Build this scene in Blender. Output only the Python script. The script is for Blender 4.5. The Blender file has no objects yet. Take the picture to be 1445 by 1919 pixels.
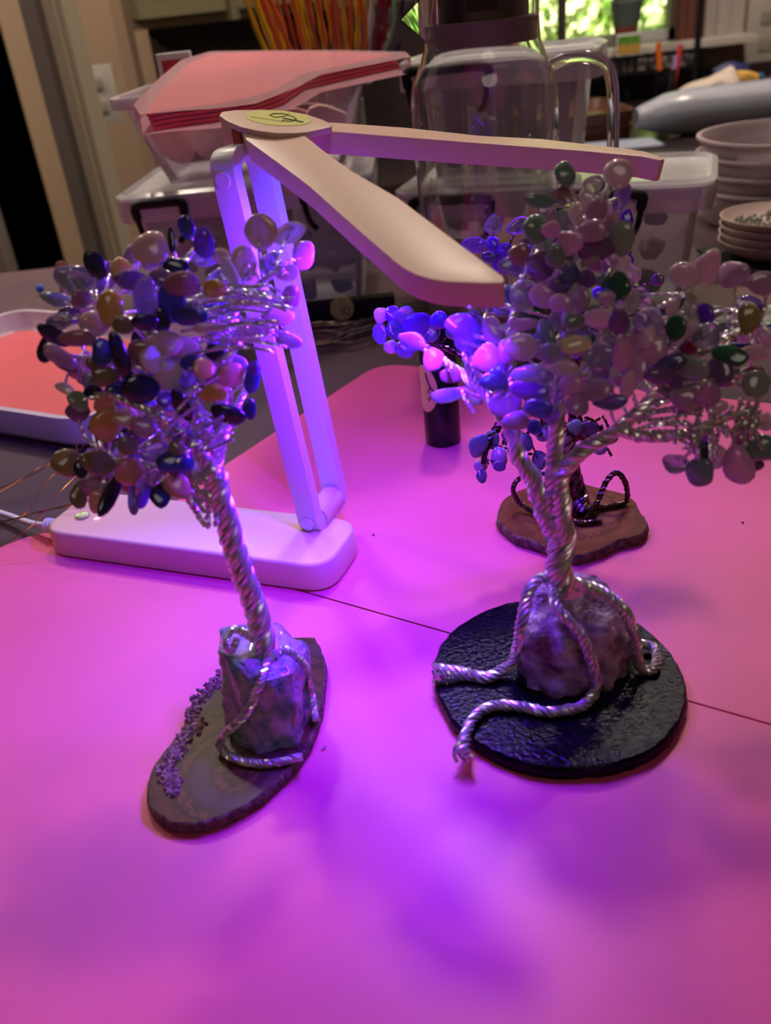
import bpy, bmesh, math, random
from math import sin, cos, pi, radians, sqrt, atan2
from mathutils import Vector, Matrix, Quaternion, noise
random.seed(7)
C = bpy.context.scene.collection
V = Vector

# ------------------------------------------------------------------ camera
W, H, FPX = 1445, 1919, 1650.0
TH, RL, CH = radians(30.2), radians(6.3), 0.30
Fw = V((0, cos(TH), -sin(TH)))
_U0 = V((0, sin(TH), cos(TH))); _R0 = V((1, 0, 0))
Rt = cos(RL)*_R0 - sin(RL)*_U0
Up = sin(RL)*_R0 + cos(RL)*_U0
CAM = V((0, 0, CH))
cd = bpy.data.cameras.new('camera'); cam = bpy.data.objects.new('camera', cd); C.objects.link(cam)
cam.matrix_world = Matrix.Translation(CAM) @ Matrix((Rt, Up, -Fw)).transposed().to_4x4()
cd.sensor_fit = 'VERTICAL'; cd.sensor_height = 36.0; cd.lens = FPX/H*36.0
cd.clip_start = 0.01; cd.clip_end = 100
cd.dof.use_dof = True; cd.dof.focus_distance = 0.51; cd.dof.aperture_fstop = 8.6
bpy.context.scene.camera = cam

# ------------------------------------------------------------------ world, lights, exposure
sc = bpy.context.scene
sc.view_settings.view_transform = 'Standard'; sc.view_settings.look = 'None'
sc.view_settings.gamma = 1; sc.view_settings.use_curve_mapping = False
sc.view_settings.exposure = -0.12
w = bpy.data.worlds.new('sky'); sc.world = w; w.use_nodes = True
nt = w.node_tree; bg = nt.nodes['Background']
sk = nt.nodes.new('ShaderNodeTexSky'); sk.sky_type = 'HOSEK_WILKIE'; sk.sun_direction = (0.3, -0.5, 0.8); sk.turbidity = 3
nt.links.new(sk.outputs[0], bg.inputs[0]); bg.inputs[1].default_value = 1.2

def light(name, kind, loc, power, color, size=0.2, size_y=None, aim=None, rot=None, spread=None):
    l = bpy.data.lights.new(name, kind); l.energy = power; l.color = color
    if kind == 'AREA':
        l.size = size
        if size_y: l.shape = 'RECTANGLE'; l.size_y = size_y
        else: l.shape = 'DISK'
        if spread: l.spread = spread
    elif kind == 'SUN': l.angle = size
    else: l.shadow_soft_size = size
    o = bpy.data.objects.new(name, l); C.objects.link(o); o.location = loc
    if aim is not None: o.rotation_euler = (V(aim)-V(loc)).to_track_quat('-Z', 'Y').to_euler()
    if rot is not None: o.rotation_euler = rot
    return o
WARM = (1.0, 0.86, 0.72)
light('sun', 'SUN', (0, 0, 5), 16.0, (1, 0.95, 0.8), 0.01, rot=(radians(42), radians(8), 0))
light('ceiling_lamp_or_fill', 'AREA', (0.17, 1.25, 1.44), 9.0, WARM, 0.12, aim=(0.12, .5, 0))
light('ceiling_lamp_or_fill', 'AREA', (-0.9, 1.2, 1.44), 3.0, WARM, 0.16, aim=(-0.4, .6, 0))
light('ceiling_lamp_or_fill', 'AREA', (0.9, 1.9, 1.44), 15.0, WARM, 0.2, aim=(1.0, 2.2, 0))
light('ceiling_lamp_or_fill', 'AREA', (-0.5, 1.75, 1.40), 24.0, WARM, 0.2, aim=(-.6, 2.2, 0))
light('ceiling_lamp_or_fill', 'AREA', (-1.7, 2.0, 1.44), 32.0, WARM, 0.2, aim=(-1.4, 3.2, -.2))  # added fill to lift the dark room at left, no known fixture
light('ceiling_lamp_or_fill', 'AREA', (0.2, -0.8, 1.44), 3.0, WARM, 0.8, aim=(0.1, .5, 0))
UVC = (0.15, 0.01, 1.0)

# ------------------------------------------------------------------ pixel helpers (unproject onto real planes)
def ray(x, y): return Fw + Rt*((x-W/2)/FPX) + Up*(-(y-H/2)/FPX)
def pz(x, y, z=0.0):
    d = ray(x, y); return CAM + d*((z-CH)/d.z)
def py(x, y, Y):
    d = ray(x, y); return CAM + d*(Y/d.y)
def pd(x, y, D): return CAM + ray(x, y)*D
def pp(x, y, P, n):
    d = ray(x, y); return CAM + d*((P-CAM).dot(n)/d.dot(n))

# ------------------------------------------------------------------ materials
def srgb(*c):
    return tuple((v/255/12.92 if v/255 <= .04045 else ((v/255+.055)/1.055)**2.4) for v in c) + (1,)
MATS = {}
def mat(name, col, rough=.5, metal=0, trans=0, coat=0, ior=1.45, col2=None, nscale=20, bump=0, bscale=200, emit=None, estr=0, sss=0, alpha=1, spec=.5, rmin=.35, rmax=.65, thin=False):
    if name in MATS: return MATS[name]
    m = bpy.data.materials.new(name); m.use_nodes = True; MATS[name] = m
    n = m.node_tree; b = n.nodes['Principled BSDF']
    if len(col) == 3: col = srgb(*col)
    b.inputs['Base Color'].default_value = col
    b.inputs['Roughness'].default_value = rough; b.inputs['Metallic'].default_value = metal
    b.inputs['Transmission Weight'].default_value = trans; b.inputs['Coat Weight'].default_value = coat
    b.inputs['IOR'].default_value = ior; b.inputs['Alpha'].default_value = alpha
    b.inputs['Specular IOR Level'].default_value = spec
    if sss: b.inputs['Subsurface Weight'].default_value = sss; b.inputs['Subsurface Scale'].default_value = .004
    tc = n.nodes.new('ShaderNodeTexCoord')
    if col2:
        if len(col2) == 3: col2 = srgb(*col2)
        nz = n.nodes.new('ShaderNodeTexNoise'); nz.inputs['Scale'].default_value = nscale; nz.inputs['Detail'].default_value = 5
        cr = n.nodes.new('ShaderNodeValToRGB'); cr.color_ramp.elements[0].position = rmin; cr.color_ramp.elements[1].position = rmax
        cr.color_ramp.elements[0].color = col; cr.color_ramp.elements[1].color = col2
        n.links.new(tc.outputs['Object'], nz.inputs['Vector']); n.links.new(nz.outputs[0], cr.inputs[0])
        n.links.new(cr.outputs[0], b.inputs['Base Color'])
    if bump:
        nb = n.nodes.new('ShaderNodeTexNoise'); nb.inputs['Scale'].default_value = bscale; nb.inputs['Detail'].default_value = 4
        bp = n.nodes.new('ShaderNodeBump'); bp.inputs['Strength'].default_value = bump; bp.inputs['Distance'].default_value = .002
        n.links.new(tc.outputs['Object'], nb.inputs['Vector']); n.links.new(nb.outputs[0], bp.inputs['Height']); n.links.new(bp.outputs[0], b.inputs['Normal'])
    if emit:
        b.inputs['Emission Color'].default_value = srgb(*emit); b.inputs['Emission Strength'].default_value = estr
    return m
def cloudy(name, col, opac, rough=.25):
    """thin cloudy plastic: partly see-through, partly milky"""
    m = bpy.data.materials.new(name); m.use_nodes = True; n = m.node_tree; b = n.nodes['Principled BSDF']
    b.inputs['Base Color'].default_value = srgb(*col); b.inputs['Roughness'].default_value = rough
    t = n.nodes.new('ShaderNodeBsdfTransparent'); mx = n.nodes.new('ShaderNodeMixShader')
    fr = n.nodes.new('ShaderNodeFresnel'); fr.inputs[0].default_value = 1.4
    ad = n.nodes.new('ShaderNodeMath'); ad.operation = 'ADD'; ad.use_clamp = True
    nz = n.nodes.new('ShaderNodeTexNoise'); nz.inputs['Scale'].default_value = 14
    ml = n.nodes.new('ShaderNodeMath'); ml.operation = 'MULTIPLY_ADD'; ml.inputs[1].default_value = opac*.6; ml.inputs[2].default_value = opac*.7
    n.links.new(nz.outputs[0], ml.inputs[0]); n.links.new(ml.outputs[0], ad.inputs[0]); n.links.new(fr.outputs[0], ad.inputs[1])
    n.links.new(ad.outputs[0], mx.inputs[0]); n.links.new(t.outputs[0], mx.inputs[1]); n.links.new(b.outputs[0], mx.inputs[2])
    n.links.new(mx.outputs[0], n.nodes['Material Output'].inputs[0]); return m

M_mat = mat('silicone_pink', (0.78, 0.10, 0.27, 1), .42, col2=(0.72, 0.088, 0.25, 1), nscale=6, bump=.05, bscale=60, spec=.35)
M_traymat = mat('tray_liner', (0.74, 0.12, 0.15, 1), .45)
M_cloth = mat('tablecloth_fabric', (88, 62, 70), .75, col2=(66, 44, 54), nscale=4, bump=.15, bscale=30)
M_lamp = mat('lamp_plastic', (226, 188, 172), .38, spec=.4)
M_lampw = mat('lamp_frame_plastic', (225, 220, 225), .35)
M_slot = mat('slot_recess', (190, 70, 80), .5)
M_stick = mat('sticker_yellow', (205, 200, 90), .5)
M_ink = mat('ink', (30, 25, 20), .5)
M_led = mat('led_panel', (180, 150, 255), .4, emit=(120, 60, 255), estr=3)
M_silver = mat('silver_wire', (226, 222, 222), .3, metal=.85)
M_dark = mat('dark_wire', (110, 85, 90), .25, metal=1)
M_copper = mat('copper_wire', (215, 130, 80), .25, metal=1)
M_chrome = mat('chrome', (190, 200, 185), .15, metal=1, bump=.8, bscale=400)
M_black = mat('black_gloss', (12, 10, 18), .22)
M_blackm = mat('black_matte', (12, 10, 14), .6, spec=.3)
M_glass = mat('clear_glass', (0.97, .985, .97, 1), .0, trans=1, ior=1.45)
M_wtray = mat('white_enamel', (215, 205, 215), .25)
M_white = mat('white_plastic', (225, 222, 220), .4)
M_agblack = mat('black_agate', (7, 6, 12), .10, spec=.15, bump=.35, bscale=420, col2=(14, 12, 22), nscale=60)
M_crust = mat('crust', (120, 85, 85), .8, col2=(170, 130, 130), nscale=300, bump=1, bscale=500)
M_browncrust = mat('brown_crust', (70, 45, 36), .8, col2=(130, 95, 85), nscale=300, bump=1, bscale=500)

def banded(name, cols, center, scale, dist=1.2):
    m = bpy.data.materials.new(name); m.use_nodes = True; n = m.node_tree; b = n.nodes['Principled BSDF']
    b.inputs['Roughness'].default_value = .34; b.inputs['Specular IOR Level'].default_value = .10
    g = n.nodes.new('ShaderNodeTexCoord'); mp = n.nodes.new('ShaderNodeMapping'); mp.inputs['Location'].default_value = [-c for c in center]
    mp.vector_type = 'POINT'
    wv = n.nodes.new('ShaderNodeTexWave'); wv.wave_type = 'RINGS'; wv.rings_direction = 'SPHERICAL'
    wv.inputs['Scale'].default_value = scale; wv.inputs['Distortion'].default_value = dist; wv.inputs['Detail'].default_value = 4; wv.inputs['Detail Scale'].default_value = 30
    cr = n.nodes.new('ShaderNodeValToRGB'); e = cr.color_ramp.elements
    e[0].color = srgb(*cols[0]); e[1].color = srgb(*cols[-1])
    for i, c in enumerate(cols[1:-1]):
        x = e.new((i+1)/(len(cols)-1)); x.color = srgb(*c)
    n.links.new(g.outputs['Object'], mp.inputs[0]); n.links.new(mp.outputs[0], wv.inputs[0]); n.links.new(wv.outputs[0], cr.inputs[0])
    n.links.new(cr.outputs[0], b.inputs['Base Color']); return m

# ------------------------------------------------------------------ object helpers
WO = {}
def tag(o, label=None, cat=None, group=None, kind=None):
    if label: o['label'] = label
    if cat: o['category'] = cat
    if group: o['group'] = group
    if kind: o['kind'] = kind
    return o
def thing(name, label, cat, loc=(0, 0, 0), group=None, rz=0):
    o = bpy.data.objects.new(name, None); o.empty_display_size = .01; C.objects.link(o); o.location = loc; o.rotation_euler = (0, 0, rz)
    WO[o.name] = V(loc); return tag(o, label, cat, group)
def link(name, me, m=None, parent=None, local=False):
    o = bpy.data.objects.new(name, me); C.objects.link(o)
    if m and not me.materials: me.materials.append(m)
    if parent:
        o.parent = parent
        if not local: o.location = -WO.get(parent.name, V((0, 0, 0)))
    WO[o.name] = V((0, 0, 0)); return o
class MB:
    def __init__(s): s.v = []; s.f = []
    def add(s, vs, fs):
        b = len(s.v); s.v += [tuple(v) for v in vs]; s.f += [tuple(b+i for i in f) for f in fs]; return s
    def box(s, a, b):
        x0, y0, z0 = a; x1, y1, z1 = b
        return s.add([(x0,y0,z0),(x1,y0,z0),(x1,y1,z0),(x0,y1,z0),(x0,y0,z1),(x1,y0,z1),(x1,y1,z1),(x0,y1,z1)],
                     [(0,3,2,1),(4,5,6,7),(0,1,5,4),(1,2,6,5),(2,3,7,6),(3,0,4,7)])
    def prism(s, pts, off):
        """pts: ordered outline (top), extruded by vector off"""
        n = len(pts); off = V(off); vs = [V(p) for p in pts] + [V(p)+off for p in pts]
        return s.add(vs, [tuple(range(n)), tuple(range(2*n-1, n-1, -1))] + [(i, i+n, (i+1) % n + n, (i+1) % n) for i in range(n)])
    def lathe(s, prof, c, n=32, closed=False, ax=None):
        vs = []; fs = []
        for r, z in prof:
            for k in range(n):
                a = 2*pi*k/n; vs.append((c[0]+r*cos(a), c[1]+r*sin(a), c[2]+z))
        m = len(prof)
        for i in range(m if closed else m-1):
            for k in range(n):
                j = (i+1) % m; fs.append((i*n+k, i*n+(k+1) % n, j*n+(k+1) % n, j*n+k))
        if not closed:
            fs.append(tuple(range(n-1, -1, -1))); fs.append(tuple((m-1)*n+k for k in range(n)))
        return s.add(vs, fs)
    def tube(s, path, rad, n=6, cap=True, flat=1, fr=None):
        P = [V(p) for p in path]; m = len(P)
        if isinstance(rad, (int, float)): rad = [rad]*m
        nn, bb = frames(P) if fr is None else fr
        vs = []; fs = []
        for i in range(m):
            for k in range(n):
                a = 2*pi*k/n; vs.append(P[i] + nn[i]*(rad[i]*cos(a)) + bb[i]*(rad[i]*flat*sin(a)))
        for i in range(m-1):
            for k in range(n): fs.append((i*n+k, i*n+(k+1) % n, (i+1)*n+(k+1) % n, (i+1)*n+k))
        if cap: fs.append(tuple(range(n-1, -1, -1))); fs.append(tuple((m-1)*n+k for k in range(n)))
        return s.add(vs, fs)
    def build(s, name, m, parent=None, local=False, smooth=True, bevel=0, kind=None, ang=40):
        me = bpy.data.meshes.new(name); me.from_pydata(s.v, [], s.f); me.update()
        bm = bmesh.new(); bm.from_mesh(me); bmesh.ops.recalc_face_normals(bm, faces=bm.faces)
        if bevel:
            es = [e for e in bm.edges if len(e.link_faces) == 2 and e.calc_face_angle(0) > radians(30)]
            bmesh.ops.bevel(bm, geom=es, offset=bevel, segments=2, affect='EDGES', profile=.7, clamp_overlap=True)
        if smooth:
            for f in bm.faces: f.smooth = True
            for e in bm.edges:
                if len(e.link_faces) == 2 and e.calc_face_angle(0) > radians(ang): e.smooth = False
        bm.to_mesh(me); bm.free()
        o = link(name, me, m, parent, local)
        if kind: o['kind'] = kind
        return o
def frames(P):
    m = len(P); T = []
    for i in range(m):
        t = P[min(i+1, m-1)]-P[max(i-1, 0)]; T.append(t.normalized() if t.length > 1e-9 else V((0, 0, 1)))
    u = T[0].orthogonal().normalized(); nn = []; bb = []
    for i in range(m):
        if i: u = (u - T[i]*u.dot(T[i]));  u = u.normalized() if u.length > 1e-6 else T[i].orthogonal().normalized()
        nn.append(u.copy()); bb.append(T[i].cross(u).normalized())
    return nn, bb
def spline(pts, per=8):
    P = [V(p) for p in pts]
    if len(P) < 3: return [P[0].lerp(P[-1], i/per) for i in range(per+1)]
    P = [2*P[0]-P[1]] + P + [2*P[-1]-P[-2]]; out = []
    for i in range(1, len(P)-2):
        a, b, c, d = P[i-1:i+3]
        for k in range(per):
            t = k/per; out.append(.5*((2*b)+(c-a)*t+(2*a-5*b+4*c-d)*t*t+(3*b-a-3*c+d)*t**3))
    out.append(P[-2]); return out
def bundle(mb, pts, R0, R1, n, rs0, rs1, pitch, per=10, fray=0, sides=5, raw=False):
    """n strands twisted round a path"""
    P = [V(p) for p in pts] if raw else spline(pts, per)
    nn, bb = frames(P); L = [0]
    for i in range(1, len(P)): L.append(L[-1]+(P[i]-P[i-1]).length)
    for k in range(n):
        c = []; r = []; jr = random.uniform(.8, 1.12)
        for i, p in enumerate(P):
            t = L[i]/L[-1]; R = (R0+(R1-R0)*t)*jr; a = 2*pi*k/n + L[i]/pitch*2*pi
            if fray and t > 1-fray: R *= 1+1.2*(t-1+fray)/fray*random.uniform(.9, 1.1)
            c.append(p+nn[i]*(R*cos(a))+bb[i]*(R*sin(a))); r.append(rs0+(rs1-rs0)*t)
        mb.tube(c, r, sides)
    return mb
def rough_hull(pts, sub, amp, freq, seed=0, sm=2, sf=.35):
    bm = bmesh.new()
    for p in pts: bm.verts.new(p)
    r = bmesh.ops.convex_hull(bm, input=bm.verts)
    bmesh.ops.delete(bm, geom=list({g for g in r['geom_interior']+r['geom_unused'] if isinstance(g, bmesh.types.BMVert)}), context='VERTS')
    bmesh.ops.triangulate(bm, faces=bm.faces)
    bmesh.ops.subdivide_edges(bm, edges=bm.edges, cuts=sub, use_grid_fill=True)
    for _ in range(sm): bmesh.ops.smooth_vert(bm, verts=bm.verts, factor=sf, use_axis_x=True, use_axis_y=True, use_axis_z=True)
    bm.normal_update()
    for v in bm.verts:
        q = v.co*freq+V((seed, 0, 0))
        v.co += v.normal*amp*(noise.noise(q)+.5*noise.noise(q*2.3)+.3*noise.noise(q*5))
    for f in bm.faces: f.smooth = True
    for e in bm.edges:
        if len(e.link_faces) == 2 and e.calc_face_angle(0) > radians(28): e.smooth = False
    me = bpy.data.meshes.new('rock'); bm.to_mesh(me); bm.free(); return me
def round_poly(pts, r, seg=6):
    """round the corners of a closed polygon of Vectors"""
    out = []; n = len(pts)
    for i in range(n):
        p = V(pts[i]); a = V(pts[i-1])-p; b = V(pts[(i+1) % n])-p
        rr = r[i] if isinstance(r, (list, tuple)) else r
        rr = min(rr, a.length*.49, b.length*.49)
        if rr < 1e-5: out.append(p); continue
        A = p+a.normalized()*rr; B = p+b.normalized()*rr
        for k in range(seg+1):
            t = k/seg; out.append(A*(1-t)**2+p*(2*t*(1-t))+B*t*t)
    return out
def solid(name, label, cat, mb, m, group=None, bevel=0, kind=None, smooth=True):
    return tag(mb.build(name, m, bevel=bevel, smooth=smooth), label, cat, group, kind)
def struct(name, mb, m, bevel=0):
    return tag(mb.build(name, m, bevel=bevel, smooth=False), kind='structure')

# ================================================================== ROOM
FZ = -0.95; CZ = 1.5
M_floor = mat('dark_floor', (60, 48, 44), .5, col2=(48, 38, 36), nscale=3)
M_wall = mat('beige_wall', (148, 122, 98), .85, col2=(140, 116, 94), nscale=2)
M_wallg = mat('splash_wall', (150, 130, 110), .8, col2=(140, 120, 102), nscale=2)
M_ceil = mat('ceiling_paint', (190, 185, 178), .9)
M_trim = mat('trim_cream', (190, 175, 152), .6)
M_trimg = mat('trim_grey', (140, 128, 120), .6)
M_cab = mat('cabinet_paint', (140, 130, 98), .6)
M_cabd = mat('cabinet_olive', (92, 84, 62), .6)
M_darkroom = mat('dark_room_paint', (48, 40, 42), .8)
M_splash = mat('splash_and_shade', (52, 38, 40), .45)
M_counter = mat('dark_counter', (34, 28, 30), .25, col2=(50, 40, 40), nscale=40)
WY = 2.8
struct('floor', MB().box((-2.2, -1.2, FZ-.03), (2.2, 4.2, FZ)), M_floor)
struct('ceiling', MB().box((-2.2, -1.2, CZ), (2.2, WY+.12, CZ+.03)).box((-2.2, WY+.12, CZ), (-.9, 4.2, CZ+.03)), M_ceil)
xa = py(1003, 60, WY).x; xb = py(1272, 60, WY).x; zs = py(1180, 84, WY).z; zt = 1.0
wb = MB()
wb.box((-1.05, WY, FZ), (xa, WY+.12, CZ)); wb.box((xb, WY, FZ), (2.2, WY+.12, CZ)); wb.box((xa, WY, FZ), (xb, WY+.12, zs)); wb.box((xa, WY, zt), (xb, WY+.12, CZ))
struct('wall_back', wb, M_wall)
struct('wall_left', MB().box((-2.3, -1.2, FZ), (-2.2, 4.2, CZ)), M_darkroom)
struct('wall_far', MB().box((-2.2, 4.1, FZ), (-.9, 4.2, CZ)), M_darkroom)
struct('wall_right', MB().box((2.2, -1.2, FZ), (2.3, WY+.12, CZ)), M_wall)
struct('wall_rear', MB().box((-2.3, -1.3, FZ), (2.3, -1.2, CZ)), M_wall)
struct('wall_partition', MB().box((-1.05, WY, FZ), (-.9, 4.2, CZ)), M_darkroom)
# door casing in front at left, reaching the floor: grey jamb face and cream moulding
TY = 1.75
xj0 = py(33, 0, TY).x; xj1 = py(80, 0, TY).x; xj2 = py(116, 0, TY).x
struct('trim_1', MB().box((xj0, TY, FZ), (xj1, TY+.10, CZ)), M_trimg)
struct('trim_2', MB().box((xj1, TY-.012, FZ), (xj1+(xj2-xj1)*.62, TY+.11, CZ)).box((xj1+(xj2-xj1)*.62, TY-.004, FZ), (xj2, TY+.10, CZ)), M_trim, bevel=.002)
# wall between casing and cabinets
WLY = 2.25
xw0 = xj2-.02; xw1 = py(238, 60, WLY).x
struct('wall_side', MB().box((xj2-.03, WLY, FZ), (xw1, WLY+.08, CZ)), M_wall)
# dark pantry door seen through the opening
dY = 3.2
dx0 = py(-40, 200, dY).x; dx1 = py(60, 400, dY).x
dzt = py(20, 338, dY).z; dx0 = -1.75; dx1 = -1.06
dr = thing('pantry_cabinet', 'low dark brown cabinet with panelled doors in the dark room, far left', 'cabinet', (dx0, dY, FZ))
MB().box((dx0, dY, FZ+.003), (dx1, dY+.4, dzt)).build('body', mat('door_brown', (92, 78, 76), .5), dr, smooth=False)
for i in range(3):
    a = dx0+(dx1-dx0)*i/3+.01; b = dx0+(dx1-dx0)*(i+1)/3-.01
    d = MB().box((a, dY-.018, FZ+.08), (b, dY, dzt-.03)).build('door', MATS['door_brown'], dr, bevel=.003)
    MB().box((a+.05, dY-.026, FZ+.14), (b-.05, dY-.018, dzt-.09)).build('door_panel', mat('door_brown2', (110, 96, 92), .5), d, bevel=.004)
# window: sash, glass, sill
wr = thing('window_1', None, None, (xa, WY, zs)); wr['kind'] = 'structure'
t_ = .018
MB().box((xa, WY+.03, zs), (xb, WY+.07, zs+.03)).build('bottom_rail', M_white, wr)
MB().box((xa, WY+.03, zt-.03), (xb, WY+.07, zt)).build('top_rail', M_white, wr)
for x in (xa, xb-t_): MB().box((x, WY+.03, zs), (x+t_, WY+.07, zt)).build('stile', M_trim, wr)
MB().box((xa, WY+.048, zs+.02), (xb, WY+.052, zt)).build('pane', mat('window_glass', (1, 1, 1, 1), 0, trans=1, ior=1.02), wr)
tag(MB().box((xa-.02, WY-.11, zs-.02), (py(1420, 60, WY-.1).x, WY+.03, zs)).build('trim_3', mat('sill_paint', (200, 190, 180), .4), bevel=.003), kind='structure')
xc0 = py(1322, 30, WY-.02).x; xc1 = py(1395, 30, WY-.02).x
struct('trim_4', MB().box((xc0, WY-.02, zs), (xc1, WY, 1.1)).box((xc0+.03, WY-.035, zs), (xc0+.06, WY-.02, 1.1)), mat('casing_paint', (176, 165, 158), .6), bevel=.002)
# slatted brown curtain beside the window
cx0 = py(1268, 30, WY-.05).x; cx1 = py(1322, 30, WY-.05).x
cu = thing('curtain', 'brown pleated curtain hanging at the right edge of the window', 'curtain', (cx0, WY-.05, zs+.002))
nf = 7
for i in range(nf):
    a = cx0+(cx1-cx0)*i/nf; b = cx0+(cx1-cx0)*(i+1)/nf
    MB().lathe([((b-a)*.48, 0), ((b-a)*.5, .6), ((b-a)*.42, 1.0)], ((a+b)/2, WY-.05, zs+.001), 10).build('pleat', mat('curtain_brown%d' % (i % 2), (118, 70, 52) if i % 2 else (92, 56, 46), .8), cu)
# outlets
def plate(p, w_, h_, label, n=2):
    r = thing('wall_outlet', label, 'outlet', p)
    MB().box((p.x-w_/2, p.y-.006, p.z-h_/2), (p.x+w_/2, p.y, p.z+h_/2)).build('cover_plate', mat('plate_cream', (178, 168, 158), .5), r, bevel=.002)
    for k in (-1, 1): MB().box((p.x-w_*.18, p.y-.009, p.z+k*h_*.2-h_*.1), (p.x+w_*.18, p.y-.0055, p.z+k*h_*.2+h_*.1)).build('socket', mat('socket_cream', (150, 140, 130), .5), r, bevel=.001)
plate(py(1436, 58, WY), .12, .17, 'cream outlet plate on the beige wall right of the window')
plate(py(186, 178, WLY), .085, .12, 'cream switch plate on the beige wall beside the door casing')

# upper cabinet, dark splash and lower cabinets at left back
uc = thing('upper_cabinet', 'cream wall cabinet with recessed door panel above the dark splash, top left', 'cabinet', (-.5, 2.4, .3))
ux0 = py(240, 50, 2.35).x; ux1 = py(640, 50, 2.35).x; uz = py(300, 52, 2.35).z
MB().box((ux0, 2.35, uz), (ux1, 2.72, CZ-.02)).build('body', M_cab, uc, smooth=False)
n = 2; dwid = (ux1-ux0)/n
for i in range(n):
    x0 = ux0+i*dwid+.012; x1 = x0+dwid-.024
    d = MB().box((x0, 2.33, uz+.02), (x1, 2.35, CZ-.05)).build('door', M_cab, uc, bevel=.003)
    MB().box((x0+.05, 2.322, uz+.07), (x1-.05, 2.331, CZ-.1)).build('door_panel', mat('cabinet_panel', (128, 118, 92), .6), d, bevel=.003)
struct('trim_5', MB().box((xw1, 2.5, -.06), (py(985, 60, 2.5).x, 2.56, uz)), M_splash)  # dark splash panel, kitchen shadow also put into its colour
ct = thing('left_counter', 'dark worktop over an olive base cabinet behind the storage bins at left', 'counter', (-.3, 2.2, FZ))
lx0 = xj2-.02; lx1 = .45
MB().box((lx0, 2.05, -.10), (lx1, 2.5, -.06)).build('worktop', M_counter, ct, bevel=.004)
MB().box((lx0, 2.1, FZ), (lx1, 2.5, -.10)).build('base_body', M_cabd, ct, smooth=False)
for i in range(3):
    a = lx0+(lx1-lx0)*i/3+.01; b = lx0+(lx1-lx0)*(i+1)/3-.01
    MB().box((a, 2.08, FZ+.1), (b, 2.1, -.13)).build('door', M_cabd, ct, bevel=.003)
# right counter
CTZ = -.02
rc = thing('right_counter', 'dark counter under the window with dark cabinet fronts below', 'counter', (1.2, 2.2, FZ))
rx0 = .5; rx1 = 2.15
cy0 = pz(1300, 282, CTZ).y
MB().box((rx0, cy0, CTZ-.04), (rx1, WY-.003, CTZ)).build('worktop', M_counter, rc, bevel=.004)
MB().box((rx0, cy0+.04, FZ), (rx1, WY-.003, CTZ-.04)).build('base_body', mat('dark_cabinet', (34, 26, 26), .5), rc, smooth=False)
for i in range(4):
    a = rx0+(rx1-rx0)*i/4+.01; b = rx0+(rx1-rx0)*(i+1)/4-.01
    MB().box((a, cy0+.02, FZ+.1), (b, cy0+.04, CTZ-.06)).build('door', mat('dark_cabinet_door', (42, 32, 32), .5), rc, bevel=.003)
tag(MB().box((.62, WY-.02, CTZ), (2.15, WY, CTZ+.055)).build('baseboard_back', M_splash), kind='structure')

# outside hedge
hb = MB()
random.seed(3)
for i in range(5200):
    x = random.uniform(.2, 3.2); z = random.uniform(-.6, 1.7); y = 5.0+.5*noise.noise(V((x*1.5, 0, z*1.5)))+random.uniform(-.25, .25)
    s = random.uniform(.03, .075); a = V((random.uniform(-1, 1), random.uniform(-1, .3), random.uniform(-1, 1))).normalized(); b = a.orthogonal().normalized(); c = a.cross(b)
    p = V((x, y, z)); hb.add([p-b*s, p+c*s*.5, p+b*s, p-c*s*.5], [(0, 1, 2, 3)])
mh = mat('leaf_green', (176, 196, 130), .6, col2=(228, 232, 185), nscale=2.5, rmin=.4, rmax=.6, trans=0)
solid('hedge', 'sunlit yellow green hedge outside the kitchen window', 'hedge', hb, mh, kind='stuff', smooth=False)
solid('hedge_bank', 'green bank of foliage behind the sunlit hedge', 'foliage', MB().box((-.5, 5.7, -1.2), (4.5, 5.8, 2.4)), mat('bank_green', (120, 170, 60), .8, col2=(160, 200, 90), nscale=2))
solid('lawn', 'green lawn outside the kitchen window', 'lawn', MB().box((-2, WY+.3, -1.3), (5, 5.8, -1.2)), mat('lawn_green', (90, 130, 50), .9, col2=(110, 150, 60), nscale=8))

# ================================================================== TABLE
TB = thing('table', 'craft table hidden under a dark plum cloth', 'table', (0, .6, FZ))
MB().box((-1.0, -.12, -.045), (.95, 1.33, -.003)).build('tabletop', mat('table_wood', (80, 60, 50), .5), TB)
for x in (-.93, .88):
    for y in (-.05, 1.26): MB().box((x-.03, y-.03, FZ), (x+.03, y+.03, -.045)).build('leg', MATS['table_wood'], TB)
# cloth with gentle creases and a hanging skirt
cm = MB(); nx, ny = 110, 90; vs = []
for j in range(ny+1):
    for i in range(nx+1):
        x = -1.03+2.01*i/nx; y = -.14+1.49*j/ny
        z = .0+.0016*(noise.noise(V((x*9, y*5, 1)))-.6)-.0005
        z = max(z, -.0025)
        vs.append((x, y, z))
cm.add(vs, [(j*(nx+1)+i, j*(nx+1)+i+1, (j+1)*(nx+1)+i+1, (j+1)*(nx+1)+i) for j in range(ny) for i in range(nx)])
solid('tablecloth', 'dark plum cloth draped over the whole craft table', 'tablecloth', cm, M_cloth)
MZ = .0012
def sheet(name, label, pts, rad, thick=.0014):
    p = round_poly([V((a.x, a.y, MZ+thick)) for a in pts], rad, 10)
    o = solid(name, label, 'mat', MB().prism(p, (0, 0, -thick)), M_mat, smooth=False)
    return o
s1 = pz(590, 1121); s2 = pz(1445, 1366); sd = (s2-s1).normalized()
sp = V((-sd.y, sd.x, 0))
A0 = s1-sd*.235; A1 = s1+sd*.42
sheet('craft_mat', 'large pink silicone mat nearest the camera, under the two big wire trees', [A0-sp*.0006, A1-sp*.0006, A1-sp*.62, A0-sp*.62+sd*.0], [.06, .02, .02, .02])
bl = pz(429, 873); br = pz(700, 693); ld = (br-bl).normalized()
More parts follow.
